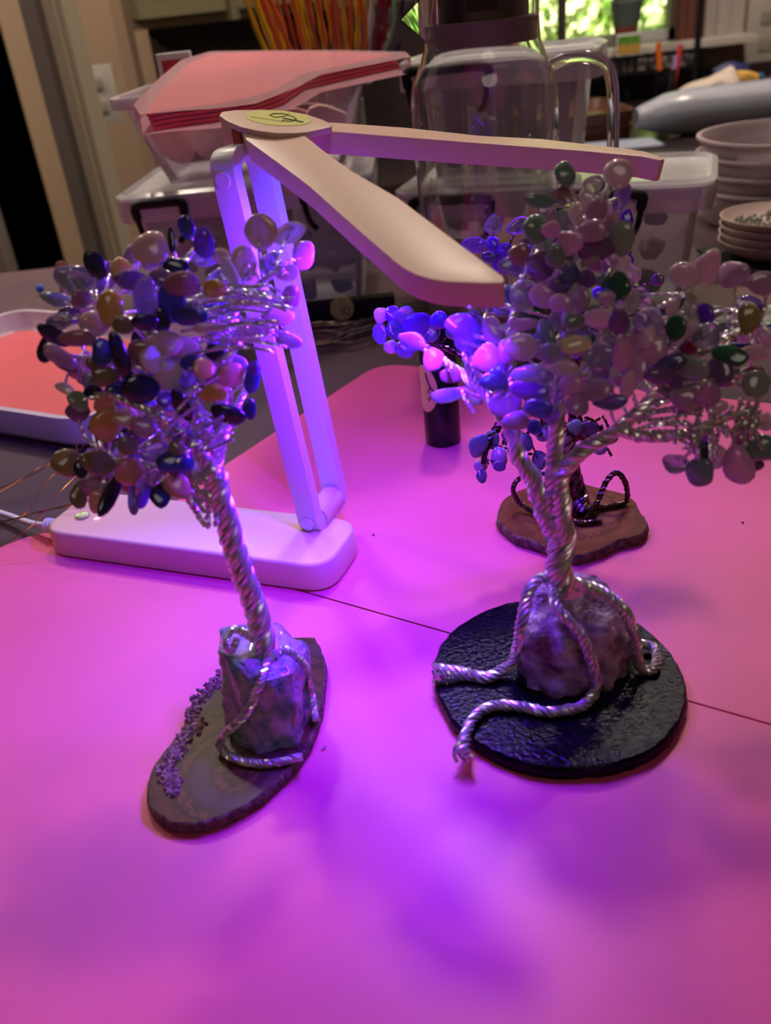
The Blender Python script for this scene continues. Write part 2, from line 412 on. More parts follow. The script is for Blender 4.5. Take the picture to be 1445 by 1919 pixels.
e1 = s1-sd*.115
B0 = e1+sp*.0006
sheet('craft_mat', 'pink silicone mat farther back, under the small wire tree and black bottle', [B0, A1+sp*.0006, A1+sp*.36, br+ld*.012, bl-ld*.06], [.02, .02, .02, .03, .02])
print('mats', A0, s1, B0, bl, br)

T0 = MZ+.0016   # top of the mats

# ================================================================== LAMP
lf = V((-.046, .468, .02)); lu = V((-.917, .399, 0)); lw = V((.399, .917, 0)); LZ = V((0, 0, 1))
lamp = thing('curing_lamp', 'pale pink folding ultraviolet lamp with two arms and a blue lit frame', 'lamp', (-.12, .5, T0))
q0 = V((-.0400, .423, 0))
def lb(s, q, z): return q0+lu*s+lw*q+LZ*z
BH = .0185
base = []
out = round_poly([lb(-.003, 0, 0), lb(.205, 0, 0), lb(.205, .056, 0), lb(-.003, .056, 0)], [.018, .018, .018, .018], 8)
cen = lb(.1, .028, 0)
def ins(p, d):
    v = p-cen; a = v.dot(lu); b = v.dot(lw)
    return cen+lu*(a*(1-d/.104))+lw*(b*(1-d/.028))
b_ = MB(); rings = [(.002, T0), (0, T0+.0012), (.0, T0+.003), (.0006, T0+BH-.002), (.0014, T0+BH-.0006), (.003, T0+BH)]
vs = []; n = len(out)
for d, z in rings: vs += [V((ins(p, d).x, ins(p, d).y, z)) for p in out]
fs = [(i*n+k, i*n+(k+1) % n, (i+1)*n+(k+1) % n, (i+1)*n+k) for i in range(len(rings)-1) for k in range(n)]
fs += [tuple(range(n-1, -1, -1)), tuple((len(rings)-1)*n+k for k in range(n))]
b_.add(vs, fs); b_.build('base', M_lamp, lamp, ang=50)
# button + indicator light
bc = pz(155, 968, T0+BH)
MB().lathe([(.0047, -.001), (.0047, .0012), (.0042, .0016), (.002, .0013)], (bc.x, bc.y, bc.z), 24).build('power_button', M_chrome, lamp)['label'] = 'glittery silver button'
ic = pz(182, 972, T0+BH)
MB().lathe([(.0022, -.0005), (.0022, .0004), (.001, .0007)], (ic.x, ic.y, ic.z), 16).build('indicator_light', mat('indicator', (255, 190, 190), .4, emit=(255, 140, 150), estr=1.6), lamp)['label'] = 'small glowing pink light'
# hinge block
hb_ = MB(); f0 = lf+LZ*(T0+BH-.02)
for (a, b) in ((.006, .032),):
    P = [f0+lw*a+LZ*.004, f0+lw*b+LZ*.004]; hb_.tube(P, .0085, 20)
hb_.build('hinge_barrel', M_lamp, lamp)
# frame loop: rounded rectangle in plane (Ld, lw), rectangular section
top = V((-.062, .4755, .240)); Ld = (top-f0).normalized(); Ln = Ld.cross(lw).normalized()
LL = (top-f0).length
def loop(a0, a1, w0, w1, r): return round_poly([f0+Ld*a0+lw*w0, f0+Ld*a1+lw*w0, f0+Ld*a1+lw*w1, f0+Ld*a0+lw*w1], r, 8)
ou = loop(-.004, LL+.002, -.004, .042, .013); inn = loop(.006, LL-.006, .0045, .0335, .006)
fm = MB(); n = len(ou); hw = .0068
for s in (1,):
    vs = [p+Ln*hw for p in ou]+[p+Ln*hw for p in inn]+[p-Ln*hw for p in ou]+[p-Ln*hw for p in inn]
    fs = []
    for k in range(n):
        j = (k+1) % n
        fs += [(k, j, n+j, n+k), (2*n+k, 3*n+k, 3*n+j, 2*n+j), (k, 2*n+k, 2*n+j, j), (n+k, n+j, 3*n+j, 3*n+k)]
    fm.add(vs, fs)
fm.build('support_frame', M_lampw, lamp, bevel=.0012, ang=50)
for a in (.006, LL-.012):
    c = f0+Ld*a-lw*.0042; MB().tube([c, c-lw*.0012], [.0042, .004], 20).build('screw_cap', M_lampw, lamp)

# arms: each arm top outline unprojected on its own plane, then given thickness
hubP = pd(510, 240, .44)
def aplane(A, B, roll):
    a = (B-A).normalized(); w_ = a.cross(LZ).normalized(); n_ = w_.cross(a)
    return (cos(roll)*n_+sin(roll)*w_).normalized()
nF = aplane(hubP, pd(890, 520, .33), radians(10)); nR = aplane(hubP, pd(1230, 290, .48), radians(5))
THK = .0112
of = [(500,236),(452,246),(462,262),(520,304),(580,349),(677,436),(735,486),(757,503),(778,514),(803,522),(832,527),(870,529),(905,530),(938,530),(946,527),(943,518),(898,484),(815,422),(746,370),(656,318),(610,285),(567,250)]
AO = hubP-LZ*.0005
top_f = [pp(x, y, AO, nF) for x, y in of]
MB().prism(top_f, -nF*THK).build('near_arm', M_lamp, lamp, bevel=.0009, ang=50)
orr = [(560,240),(620,229),(760,239),(898,254),(1013,260),(1100,270),(1179,279),(1210,284),(1232,291),(1246,298),(1238,300),(1204,293),(1088,282),(898,268),(760,257),(621,246),(570,250)]
AR = hubP-LZ*.0010
top_r = [pp(x, y, AR, nR) for x, y in orr]
MB().prism(top_r, -nR*THK).build('far_arm', M_lamp, lamp, bevel=.0007, ang=50)
# hub: cap plate and body block
nH = V((.05, -.20, .97)).normalized()
HP = hubP+LZ*.0012
oc = [(411,216),(416,209),(440,206),(490,205),(535,207),(575,214),(605,224),(622,232),(621,237),(605,241),(575,247),(550,249),(515,249),(480,244),(450,237),(425,226)]
capP = [pp(x, y, HP, nH) for x, y in oc]
MB().prism(capP, -nH*.0032).build('hub_cap', M_lamp, lamp, bevel=.0007, ang=50)
hb2 = MB().prism([pp(x, y, HP-nH*.003, nH) for x, y in [(412,219),(420,210),(490,208),(480,240),(462,243),(449,238),(425,228)]], -nH*.0150)
hb2.build('hub_body', M_lamp, lamp, bevel=.0006, ang=50)
MB().prism([pp(x, y, HP-nH*.003, nH) for x, y in [(500,215),(600,226),(618,235),(598,243),(566,248),(530,246)]], -nH*.011).build('hub_hinge', M_lamp, lamp, bevel=.0006)
# red slot in the hub side
sA = pp(433, 236, HP-nH*.003, nH); sB = pp(449, 242, HP-nH*.003, nH)
so = V((-.25, -1, 0)).normalized()*.0006
MB().add([sA+so-LZ*.0015, sB+so-LZ*.0015, sB+so-LZ*.0108, sA+so-LZ*.0108, sA-so*2-LZ*.0015, sB-so*2-LZ*.0015, sB-so*2-LZ*.0108, sA-so*2-LZ*.0108],
         [(0,1,2,3),(4,7,6,5),(0,4,5,1),(1,5,6,2),(2,6,7,3),(3,7,4,0)]).build('hub_slot', M_slot, lamp, smooth=False)['label'] = 'pinkish red slot'
# sticker on the hub
ce = V((522, 221)); st = []
for k in range(28):
    a = 2*pi*k/28; st.append(pp(522+62*cos(a)+0*sin(a), 221+1.5*0+14*sin(a)+4*cos(a), HP+nH*.0002, nH))
sk_ = MB().prism(st, -nH*.0004).build('sticker', M_stick, lamp, smooth=False)
g = MB()
def stroke(pts, r=.0003): g.tube([pp(x, y, HP+nH*.0003, nH) for x, y in pts], r, 5, flat=.5)
stroke([(541,212),(534,218),(516,220),(505,216),(512,213),(530,213),(548,218),(556,223),(545,228),(528,226)]); stroke([(530,222),(548,225),(568,229)], .0005); stroke([(470,219),(500,223),(530,228)], .00012)
g.build('emblem', M_ink, sk_, smooth=False)
# UV strips under the arms (diffuser panel + lamp light)
def uvstrip(ol, P, n_, a, b, power, wid, nm, aim_=None, spr=150):
    A = pp(*a, P, n_)-n_*(THK+.0002); B = pp(*b, P, n_)-n_*(THK+.0002)
    d = (B-A).normalized(); s = n_.cross(d)
    MB().add([A-s*wid, B-s*wid, B+s*wid, A+s*wid, A-s*wid+n_*.001, B-s*wid+n_*.001, B+s*wid+n_*.001, A+s*wid+n_*.001], [(0,1,2,3),(4,7,6,5),(0,4,5,1),(1,5,6,2),(2,6,7,3),(3,7,4,0)]).build('light_strip', M_led, lamp, smooth=False)
    l = light(nm, 'AREA', (A+B)/2-n_*.0008, power, UVC, (B-A).length, wid*2, spread=radians(spr))
    zz = n_ if aim_ is None else -V(aim_).normalized()
    zz = (zz-d*zz.dot(d)).normalized(); yv = zz.cross(d)
    l.matrix_world = Matrix.Translation((A+B)/2-n_*.0016) @ Matrix((d, yv, zz)).transposed().to_4x4()
uvstrip(0, AO, nF, (600, 330), (900, 518), 2.45, .006, 'near_arm_light', (-.32, -.72, -.8), 170)
uvstrip(0, AR, nR, (700, 247), (1190, 286), .35, .004, 'far_arm_light', None, 125)
# added light below the hub, no strip there, to turn the frame blue
hc = hubP-LZ*.014
l = light('frame_fill_light', 'AREA', hc+V((.03, -.022, -.004)), .34, (.04, .03, 1), .02, aim=f0+Ld*.10, spread=radians(150))

# charging cable
cb = MB(); cb.tube([lb(.2055, .02, T0+.009), lb(.218, .0205, T0+.0085)], [.0048, .004], 14)
for k in range(3): cb.tube([lb(.2085+.003*k, .0201, T0+.009), lb(.210+.003*k, .0202, T0+.0088)], .0053, 14)
cb.tube(spline([lb(.218, .0205, T0+.0085), lb(.235, .024, T0+.006), lb(.27, .035, T0+.003), lb(.34, .05, T0+.002)], 6), .0022, 10)
solid('charging_cable', 'white charging cable plugged into the lamp base at left', 'cable', cb, M_white)

# ================================================================== STONES, CHIPS, TREES
PAL = dict(
 g=(150,158,172), k=(26,24,52), y=(190,150,84), p=(205,168,166), l=(165,145,215), o=(190,138,120), n=(110,105,72), b=(52,58,140), c=(210,205,215), v=(110,60,220),
 r=(140,98,112), w=(205,200,205), G=(92,116,108), P=(222,180,196), V=(95,40,200), m=(164,128,162), d=(98,68,116), K=(206,150,192), L=(150,120,240), S=(118,135,122), E=(34,78,56),
 B=(92,98,150), T=(176,176,210), Y=(232,215,165), N=(128,120,66), R=(110,30,60), M=(190,60,150))
CM = {}
for k_, c_ in PAL.items():
    clear = k_ in 'cTlLgB'
    c2 = tuple(min(255, int(v*1.25+14)) for v in c_)
    CM[k_] = mat('gem_'+('upper_' if k_.isupper() else '')+k_.lower(), c_, .14, trans=.72 if clear else (.3 if k_ not in 'kEdGS' else .08), coat=.5, ior=1.5, col2=c2, nscale=220, rmin=.3, rmax=.75, spec=.5)
chip_me = []
for s in range(12):
    random.seed(50+s)
    N = 16; out = []; ph = [random.uniform(0, 6.28) for _ in range(4)]; am = [random.uniform(.02, .07), random.uniform(.03, .10), random.uniform(.02, .06)]
    cuts = [(random.uniform(0, 6.28), random.uniform(.36, .46)) for _ in range(3)]
    for k in range(N):
        a = 2*pi*k/N; r = .5*(1+am[0]*cos(a+ph[0])*2+am[1]*cos(2*a+ph[1])+am[2]*cos(3*a+ph[2]))
        for ca, cl in cuts:
            q = r*cos(a-ca)
            if q > cl: r *= .35+.65*cl/q
        out.append((cos(a)*r, sin(a)*r))
    tp = random.uniform(0, .35) if s % 3 == 0 else 0
    vs = [(0, 0, .42)]; wob = [random.uniform(.85, 1.15) for _ in range(6)]
    for li, (sc_, z) in enumerate(((.5, .38), (.82, .24), (.98, .07), (.99, -.08), (.84, -.26), (.5, -.40))):
        for k, (x, y) in enumerate(out): vs.append((x*sc_, y*sc_*(1-tp*(x+.5)), z*(1+.15*sin(2*pi*k/N*2+ph[3]))*wob[li]))
    vs.append((0, 0, -.44)); fs = [(0, 1+k, 1+(k+1) % N) for k in range(N)]
    fs += [(1+i*N+k, 1+(i+1)*N+k, 1+(i+1)*N+(k+1) % N, 1+i*N+(k+1) % N) for i in range(5) for k in range(N)]
    fs += [(len(vs)-1, 1+5*N+(k+1) % N, 1+5*N+k) for k in range(N)]
    me = bpy.data.meshes.new('gem_chip'); me.from_pydata(vs, [], fs); me.update(); bm = bmesh.new(); bm.from_mesh(me); bmesh.ops.recalc_face_normals(bm, faces=bm.faces)
    for f in bm.faces: f.smooth = True
    bm.to_mesh(me); bm.free(); me.materials.append(CM['c']); chip_me.append(me)
def put_chip(root, pos, w_, h_, t_, ang, col, D, tilt=.35):
    me = random.choice(chip_me)
    o = bpy.data.objects.new('gem_chip', me); C.objects.link(o); o.parent = root
    o.material_slots[0].link = 'OBJECT'; o.material_slots[0].material = CM[col]
    vdir = (pos-CAM).normalized()
    X = (Rt*cos(ang)-Up*sin(ang)).normalized(); X = (X-vdir*X.dot(vdir)).normalized(); Zx = -vdir; Yx = Zx.cross(X)
    M = Matrix((X, Yx, Zx)).transposed().to_4x4()
    M = Matrix.Rotation(random.uniform(-tilt, tilt), 4, X) @ Matrix.Rotation(random.uniform(-tilt, tilt), 4, Yx) @ M
    M = M @ Matrix.Diagonal((w_*1.2, h_*1.2, t_*1.1, 1))
    o.matrix_local = Matrix.Translation(pos-WO[root.name]) @ M
    return o
def twig(root, a, b, m, r=.00042, pitch=.0034, amp=None):
    d = (b-a); L = d.length
    if L < .002: return
    s = d.orthogonal().normalized(); bow = V((random.uniform(-1, 1), random.uniform(-1, 1), random.uniform(-.3, 1)))*L*.12
    P = [a+d*t+bow*sin(pi*t) for t in [i/max(4, int(L/.0011)) for i in range(max(4, int(L/.0011))+1)]]
    mb = MB(); bundle(mb, P, r*1.05, r*.9, 2, r, r, pitch, raw=True, sides=4)
    return mb.build('twig', m, root)
def tree_crown(root, chips, nodes, wire, dfun, rs, wr_=.00042, jit=.006, fill=None, thick=.42):
    """chips: text rows 'x y w h ang colour'; nodes: branch points the twigs leave from"""
    random.seed(rs); rows = []
    for tok in chips.split(';'):
        t = tok.split()
        if len(t) < 6: continue
        rows.append((float(t[0]), float(t[1]), float(t[2]), float(t[3]), float(t[4]), t[5], 0))
    if fill:
        poly, cnt, cols, size = fill; k = 0
        while k < cnt:
            xs = [p[0] for p in poly]; ys = [p[1] for p in poly]
            x = random.uniform(min(xs), max(xs)); y = random.uniform(min(ys), max(ys))
            ins_ = False; j = len(poly)-1
            for i in range(len(poly)):
                if (poly[i][1] > y) != (poly[j][1] > y) and x < (poly[j][0]-poly[i][0])*(y-poly[i][1])/(poly[j][1]-poly[i][1])+poly[i][0]: ins_ = not ins_
                j = i
            if not ins_: continue
            k += 1; s = size*random.uniform(.6, 1.1)
            rows.append((x, y, s*random.uniform(.8, 1.3), s*random.uniform(.6, .95), random.uniform(-90, 90), random.choice(cols), 1))
    for (x, y, w_, h_, a, c, back) in rows:
        D = dfun(x, y)+random.uniform(-jit, jit)+(random.uniform(.012, .04) if back else -.004)
        if not back and w_ < h_ and abs(a) < 1: pass
        p = pd(x, y, D); s = D/FPX
        put_chip(root, p, w_*s, h_*s, min(w_, h_)*s*thick*random.uniform(.8, 1.3), radians(a), c, D)
        nd = min(nodes, key=lambda q: (q-p).length+random.uniform(0, .012))
        if (nd-p).length > .05: nd = p+(nd-p).normalized()*.035
        if (nd-p).length < .008: nd = p+(nd-p).normalized()*.010 - LZ*.004
        dirv = (nd-p).normalized(); twig(root, nd, p+dirv*min(w_, h_)*s*.15, wire, wr_)

def branch(root, pts, r0, r1, n, m, nodes=None, pitch=.016, rs=None, name='branch', per=10, fray=0, core=True):
    mb = MB(); P = [pd(*p) if not isinstance(p, V) else p for p in pts]
    n = min(n, 5) if name == 'wire_root' else n
    rs0 = rs or r0*sin(pi/n)*.86; rs1 = max(.0004, r1*sin(pi/n)*.86)
    cf = .35 if name == 'wire_root' else .6
    bundle(mb, P, r0, r1, n, rs0, rs1, pitch, per, fray)
    if True: sp_ = spline(P, per); mb.tube(sp_, [r0*cf+(r1-r0)*cf*i/(len(sp_)-1) for i in range(len(sp_))], 6)
    if nodes is not None: nodes += spline(P, 4)[4:]
    return mb.build(name, m, root)

def slice_(root, px_, z0, z1, mtop, medge, wob=.0008, seed=1, name='slice'):
    pts = [pz(x, y, z1) for x, y in px_]
    P = spline(pts+[pts[0]], 5)[:-1]; n = len(P); c = sum(P, V())/n
    out = []
    for i, p in enumerate(P):
        d = (p-c).normalized(); out.append(p+d*wob*(noise.noise(p*300)+.6*noise.noise(p*900)))
    mb = MB(); vs = []; ring = [(-.0009, z1), (.0, z1-.0007), (.0007, (z0+z1)/2), (.0, z0)]
    for dd, z in ring:
        for k, p in enumerate(out):
            d = (p-c).normalized(); q = p+d*(dd+.0006*noise.noise(V((p.x*500, p.y*500, z*900)))); vs.append(V((q.x, q.y, z)))
    fs = [(i*n+k, i*n+(k+1) % n, (i+1)*n+(k+1) % n, (i+1)*n+k) for i in range(3) for k in range(n)]
    fs += [tuple(range(3*n+n-1, 3*n-1, -1))]
    MB().add(vs, fs).build(name+'_rim', medge, root)
    top = [V((vs[k].x, vs[k].y, z1)) for k in range(n)]
    return MB().prism(top, (0, 0, -.0006)).build(name+'_face', mtop, root, smooth=False)

def root_part(root, spec, r0, r1, n, m, pitch=.014, fray=0):
    pitch *= .75
    pts = []
    for s in spec: pts.append(pz(s[1], s[2], s[3]) if s[0] == 'z' else py(s[1], s[2], s[3]))
    return branch(root, pts, r0, r1, n, m, pitch=pitch, name='wire_root', per=9, fray=fray, core=False)

# ---------------- left tree
SZ = T0+.006
lt = thing('wire_tree', 'silver wire tree leaning left with grey, navy and amber chips on a green rock', 'wire tree', (-.07, .32, T0))
lag = banded('brown_agate', [(88, 48, 34), (48, 28, 26), (98, 58, 42), (58, 34, 30), (76, 52, 52)], (-.078, .285, SZ), 9)
slL = slice_(lt, [(590,1193),(607,1235),(608,1275),(600,1330),(575,1400),(530,1455),(470,1503),(400,1535),(340,1545),(300,1530),(278,1505),(277,1470),(288,1435),(310,1405),(335,1372),(352,1335),(375,1300),(395,1272),(430,1245),(500,1200)], T0, SZ, lag, M_browncrust, seed=2, name='agate')
# crystal crust along the left edge
cr_ = MB(); random.seed(5)
for i in range(420):
    t = random.random(); pth = [(408,1262),(372,1300),(345,1340),(360,1352),(335,1385),(312,1420),(300,1450),(318,1470),(305,1485)]
    f_ = t*(len(pth)-1); k = int(f_); a = pth[k]; b = pth[min(k+1, len(pth)-1)]
    x = a[0]+(b[0]-a[0])*(f_-k)+11+random.gauss(0, 7); y = a[1]+(b[1]-a[1])*(f_-k)+random.gauss(0, 6)
    p = pz(x, y, SZ+.0002); s = random.uniform(.0009, .0021)
    oc_ = [V((1,0,0)),V((0,1,0)),V((-1,0,0)),V((0,-1,0)),V((0,0,1)),V((0,0,-1))]
    R_ = Matrix.Rotation(random.uniform(0, 3), 3, V((random.random(), random.random(), 1)).normalized())
    cr_.add([p+R_@q*s*random.uniform(.7, 1.2) for q in oc_], [(0,1,4),(1,2,4),(2,3,4),(3,0,4),(1,0,5),(2,1,5),(3,2,5),(0,3,5)])
co = cr_.build('crystal_crust', M_crust, lt, smooth=False, kind='stuff'); co['label'] = 'rough pinkish crystal crust'
def rock(root, px_, name, m, amp=.0022, seed=1, sub=7, freq=110):
    pts = [pz(*q[1:]) if q[0] == 'z' else py(*q[1:]) if q[0] == 'y' else V(q[1:]) for q in px_]
    return link(name, rough_hull(pts, sub, amp, freq, seed, 2, .22), m, root)
M_rg = mat('green_rock', (72, 118, 104), .28, col2=(186, 160, 172), nscale=120, bump=1, bscale=260, coat=.4, rmin=.36, rmax=.68)
M_rp = mat('purple_rock', (92, 54, 74), .38, col2=(208, 176, 206), nscale=100, bump=1, bscale=240, coat=.3, rmin=.36, rmax=.74)
rock(lt, [('z',428,1385,SZ-.001),('z',482,1417,SZ-.001),('z',558,1402,SZ-.001),('z',585,1345,SZ-.001),('y',412,1212,.322),('y',414,1300,.312),('y',455,1180,.335),('y',528,1183,.336),('y',578,1213,.330),('y',582,1290,.322),('y',500,1275,.303),('y',440,1272,.308),('y',548,1262,.308),('y',480,1360,.298),
    ('w',-.088,.345,SZ),('w',-.055,.35,SZ),('w',-.086,.345,.045),('w',-.058,.348,.043)], 'rock', M_rg, seed=3)
nodes = []
tl = [(503,1232,.404),(490,1180,.401),(468,1110,.394),(442,1040,.386),(428,985,.380),(412,935,.374),(405,890,.370)]
branch(lt, tl, .0047, .0040, 9, M_silver, None, pitch=.024, name='trunk')
for pts, r0, r1 in [
    ([(415,940,.374),(375,925,.370),(345,920,.366)], .0022, .001), ([(408,900,.370),(370,840,.364),(300,780,.36),(215,745,.356)], .0026, .0010),
    ([(404,890,.370),(385,800,.366),(345,720,.362),(310,620,.362),(290,530,.366)], .0028, .001), ([(404,880,.370),(425,800,.372),(455,740,.376),(470,700,.378)], .0018, .0008),
    ([(405,885,.370),(415,780,.368),(425,680,.368),(470,610,.368),(530,585,.368)], .0024, .001), ([(415,700,.368),(430,600,.368),(480,540,.366),(530,500,.364)], .0018, .0009),
    ([(400,900,.371),(340,890,.368),(260,870,.366),(190,860,.366)], .0022, .001), ([(310,640,.362),(240,600,.366),(180,570,.37)], .0016, .0008), ([(330,700,.362),(230,680,.362),(150,670,.366)], .0016, .0008),
    ([(300,560,.364),(340,500,.372),(370,460,.376)], .0014, .0008), ([(440,560,.366),(465,500,.364)], .0012, .0008)]:
    branch(lt, pts, r0, r1, 4, M_silver, nodes, pitch=.011, core=False)
# sideways twisted rows of bare wire at the right of the crown
random.seed(31)
for i in range(26):
    y0 = 545+i*4.4; x1 = random.uniform(500, 552); x0 = random.uniform(330, 420)
    twig(lt, pd(x0, y0+random.uniform(-12, 12), .362+random.uniform(-.008, .01)), pd(x1, y0+random.uniform(-14, 10), .362+random.uniform(-.012, .01)), M_silver, .0005, .0042)
for i in range(34):
    x0 = random.uniform(250, 400); y0 = random.uniform(700, 880); L_ = random.uniform(50, 120)
    twig(lt, pd(x0, y0, .36+random.uniform(-.008, .01)), pd(x0+L_*.75, y0-L_*.6+random.uniform(-20, 30), .36+random.uniform(-.012, .01)), M_silver, .0005, .0042)
for i in range(8):
    x0 = random.uniform(370, 410); twig(lt, pd(x0, 930+random.uniform(-10, 60), .372), pd(x0-random.uniform(10, 60), 850, .366), M_silver, .0008, .005)
LT = '''140 523 66 48 20 g;116 502 28 22 0 o;178 496 40 56 -20 k;106 560 52 24 10 S;110 602 52 32 -18 g;104 630 58 30 28 k;84 655 26 46 15 k;114 667 62 34 30 m;124 686 42 18 20 r;172 606 48 44 0 p;205 577 44 62 -10 y;276 560 40 82 5 l;288 467 58 58 0 p;270 606 42 32 0 k;321 450 14 42 0 k;
317 566 45 70 0 b;243 525 60 36 10 d;346 535 58 46 0 r;151 635 60 30 0 r;223 666 30 78 -15 k;189 660 35 46 0 b;261 660 50 40 0 r;305 648 60 48 0 p;290 678 52 52 0 w;351 425 28 42 0 b;382 456 36 52 0 v;484 433 54 60 0 p;457 498 40 62 -12 p;544 436 62 36 -30 c;571 479 38 52 25 K;540 512 40 26 -20 p;507 494 40 42 0 l;
546 556 30 40 0 r;403 539 40 36 0 y;432 510 22 52 -28 w;355 591 62 36 0 b;393 612 56 20 -5 p;517 593 52 30 0 p;541 637 46 30 15 m;339 652 48 42 0 p;399 660 32 30 0 k;357 681 40 30 0 b;121 728 36 17 25 w;146 751 40 30 40 S;142 772 38 34 0 d;169 713 26 36 0 g;171 735 30 26 0 k;198 703 46 40 0 n;200 757 46 40 0 o;200 794 56 60 0 y;
188 867 60 46 0 n;126 867 50 48 0 N;150 877 24 36 0 k;148 927 30 50 5 n;184 937 32 46 0 o;207 925 28 80 25 k;180 910 58 38 0 m;244 886 54 46 0 o;279 900 52 28 -40 l;250 935 20 58 0 B;302 926 38 44 0 k;269 929 20 42 15 v;331 910 50 42 20 o;335 867 60 44 0 b;331 838 30 30 0 n;340 815 38 24 -10 L;340 759 28 62 -25 k;308 748 26 28 0 v;356 715 26 40 0 L;
315 701 60 60 0 w;258 728 60 50 0 k;429 702 50 44 0 o;399 737 50 30 -10 y;425 775 62 34 20 k;472 712 30 50 10 b;468 767 24 36 0 k;476 690 26 24 0 v;380 690 40 34 0 y;230 610 36 30 0 n;232 780 40 36 0 p;270 800 44 34 20 m;300 600 34 40 0 k;330 500 50 34 0 k;296 520 46 30 0 d;412 480 26 28 0 p;150 560 36 28 0 r;240 835 40 36 0 n;215 735 40 30 0 b;290 850 50 34 -20 l;180 680 34 30 0 n'''
def dL(x, y): return .357+.012*((x-310)/240)**2+.010*((y-690)/260)**2
tree_crown(lt, LT, nodes, M_silver, dL, 11, .00045, .005, fill=([(110,540),(180,500),(300,470),(400,470),(470,560),(480,680),(450,760),(380,880),(300,920),(190,910),(170,820),(140,680)], 95, 'kbdrnmpogyl', 42))
root_part(lt, [('y',505,1228,.318),('y',490,1275,.302),('y',462,1335,.298),('z',425,1372,SZ+.012),('z',412,1395,SZ+.004),('z',440,1422,SZ+.002),('z',500,1431,SZ+.002),('z',566,1418,SZ+.002)], .0016, .0014, 5, M_silver, .012)
root_part(lt, [('y',500,1222,.322),('y',470,1195,.322),('y',440,1180,.322),('y',424,1200,.316),('y',432,1222,.313),('y',445,1195,.316)], .0015, .0013, 5, M_silver, .012)
root_part(lt, [('y',505,1215,.325),('y',545,1222,.322),('y',572,1250,.320),('y',583,1300,.320),('z',592,1350,SZ+.003)], .0016, .0013, 5, M_silver, .012)
rg = MB()
for k in range(3): rg.tube([py(498+(19+2*k)*cos(2*pi*i/20), 1228+k*4+(10+k)*sin(2*pi*i/20), .317) for i in range(21)], .0009, 6)
rg.build('wire_collar', M_silver, lt)

# ---------------- right tree
rt = thing('wire_tree', 'silver wire tree of green and pink chips on purple rock and round black slab', 'wire tree', (.08, .335, T0))
dpx = []
c0 = pz(1049, 1275, T0+.007); e1_ = pz(812, 1275, T0+.007); 
for (x, y) in [(1040,1121),(1100,1127),(1160,1148),(1215,1180),(1258,1224),(1283,1275),(1284,1322),(1262,1368),(1220,1405),(1160,1428),(1095,1438),(1020,1437),(950,1418),(885,1385),(842,1340),(818,1290),(814,1240),(836,1195),(876,1160),(940,1132),(990,1123)]: dpx.append((x, y))
slice_(rt, dpx, T0, T0+.007, M_agblack, M_agblack, wob=.0007, name='slab')
RZ = T0+.007
rock(rt, [('z',985,1292,RZ-.001),('z',1045,1312,RZ-.001),('z',1145,1294,RZ-.001),('z',1185,1262,RZ-.001),('y',962,1240,.330),('y',968,1165,.330),('y',985,1108,.338),('y',1050,1098,.338),('y',1125,1108,.338),('y',1168,1140,.334),('y',1190,1200,.330),('y',1085,1190,.314),('y',1000,1195,.318),('y',1150,1190,.318),('y',1060,1270,.309),
    ('w',.064,.358,RZ),('w',.110,.356,RZ),('w',.070,.352,.052),('w',.100,.350,.050)], 'rock', M_rp, seed=8, amp=.003)
nodes = []
branch(rt, [(1052,1108,.408),(1045,1070,.403),(1052,1030,.398),(1055,1000,.395),(1040,965,.390)], .0058, .0042, 11, M_silver, None, pitch=.03, name='trunk')
for pts, r0, r1, nn_ in [
    ([(1050,1015,.396),(1020,960,.392),(1002,905,.386),(975,860,.382),(955,800,.380),(905,735,.386),(850,690,.394),(790,650,.402)], .0040, .0012, 7),
    ([(1045,1010,.396),(1035,940,.388),(1040,850,.378),(1045,770,.370),(1058,660,.364),(1070,560,.362),(1095,450,.360),(1135,380,.358)], .0036, .0012, 6),
    ([(1060,1010,.396),(1050,940,.386),(1055,880,.380),(1100,840,.374),(1165,800,.370),(1225,740,.366),(1270,680,.362),(1300,620,.360)], .0040, .0013, 7),
    ([(1160,805,.370),(1210,818,.366),(1270,815,.362),(1330,795,.358),(1400,770,.356)], .0022, .001, 5), ([(1250,700,.364),(1285,620,.36),(1290,550,.36)], .0016, .0009, 4),
    ([(1280,680,.362),(1350,640,.36),(1420,610,.358)], .0016, .0009, 4), ([(950,790,.380),(955,690,.376),(960,600,.376),(985,520,.376),(1010,450,.374)], .0022, .001, 5),
    ([(1050,740,.370),(1105,680,.364),(1140,590,.360),(1150,500,.358)], .0020, .001, 5), ([(905,735,.386),(880,690,.388),(870,640,.392)], .0016, .0009, 4), ([(1225,745,.366),(1320,720,.36),(1400,700,.358)], .0018, .0009, 4),
    ([(1330,795,.358),(1300,830,.358),(1310,860,.358)], .0012, .0008, 3), ([(1380,775,.357),(1390,810,.357),(1400,840,.357)], .0012, .0008, 3)]:
    branch(rt, pts, r0, r1, nn_, M_silver, nodes, pitch=.02 if nn_ > 5 else .011, core=nn_ > 5)
random.seed(77)
for i in range(10):
    twig(rt, pd(random.uniform(1180, 1215), 770+i*5.5, .366), pd(random.uniform(1285, 1330), 735+i*11, .358), M_silver, .0006, .0045)
for i in range(24):
    x0 = random.uniform(1270, 1440); y0 = random.uniform(740, 790); twig(rt, pd(x0, y0, .358), pd(x0+random.uniform(-25, 25), y0+random.uniform(40, 90), .358+random.uniform(-.006, .006)), M_silver, .0006, .0045)
for i in range(20):
    x0 = random.uniform(830, 960); y0 = random.uniform(600, 740); twig(rt, pd(x0, y0, .384), pd(x0+random.uniform(20, 70), y0+random.uniform(20, 60), .384+random.uniform(-.006, .006)), M_silver, .0006, .0045)
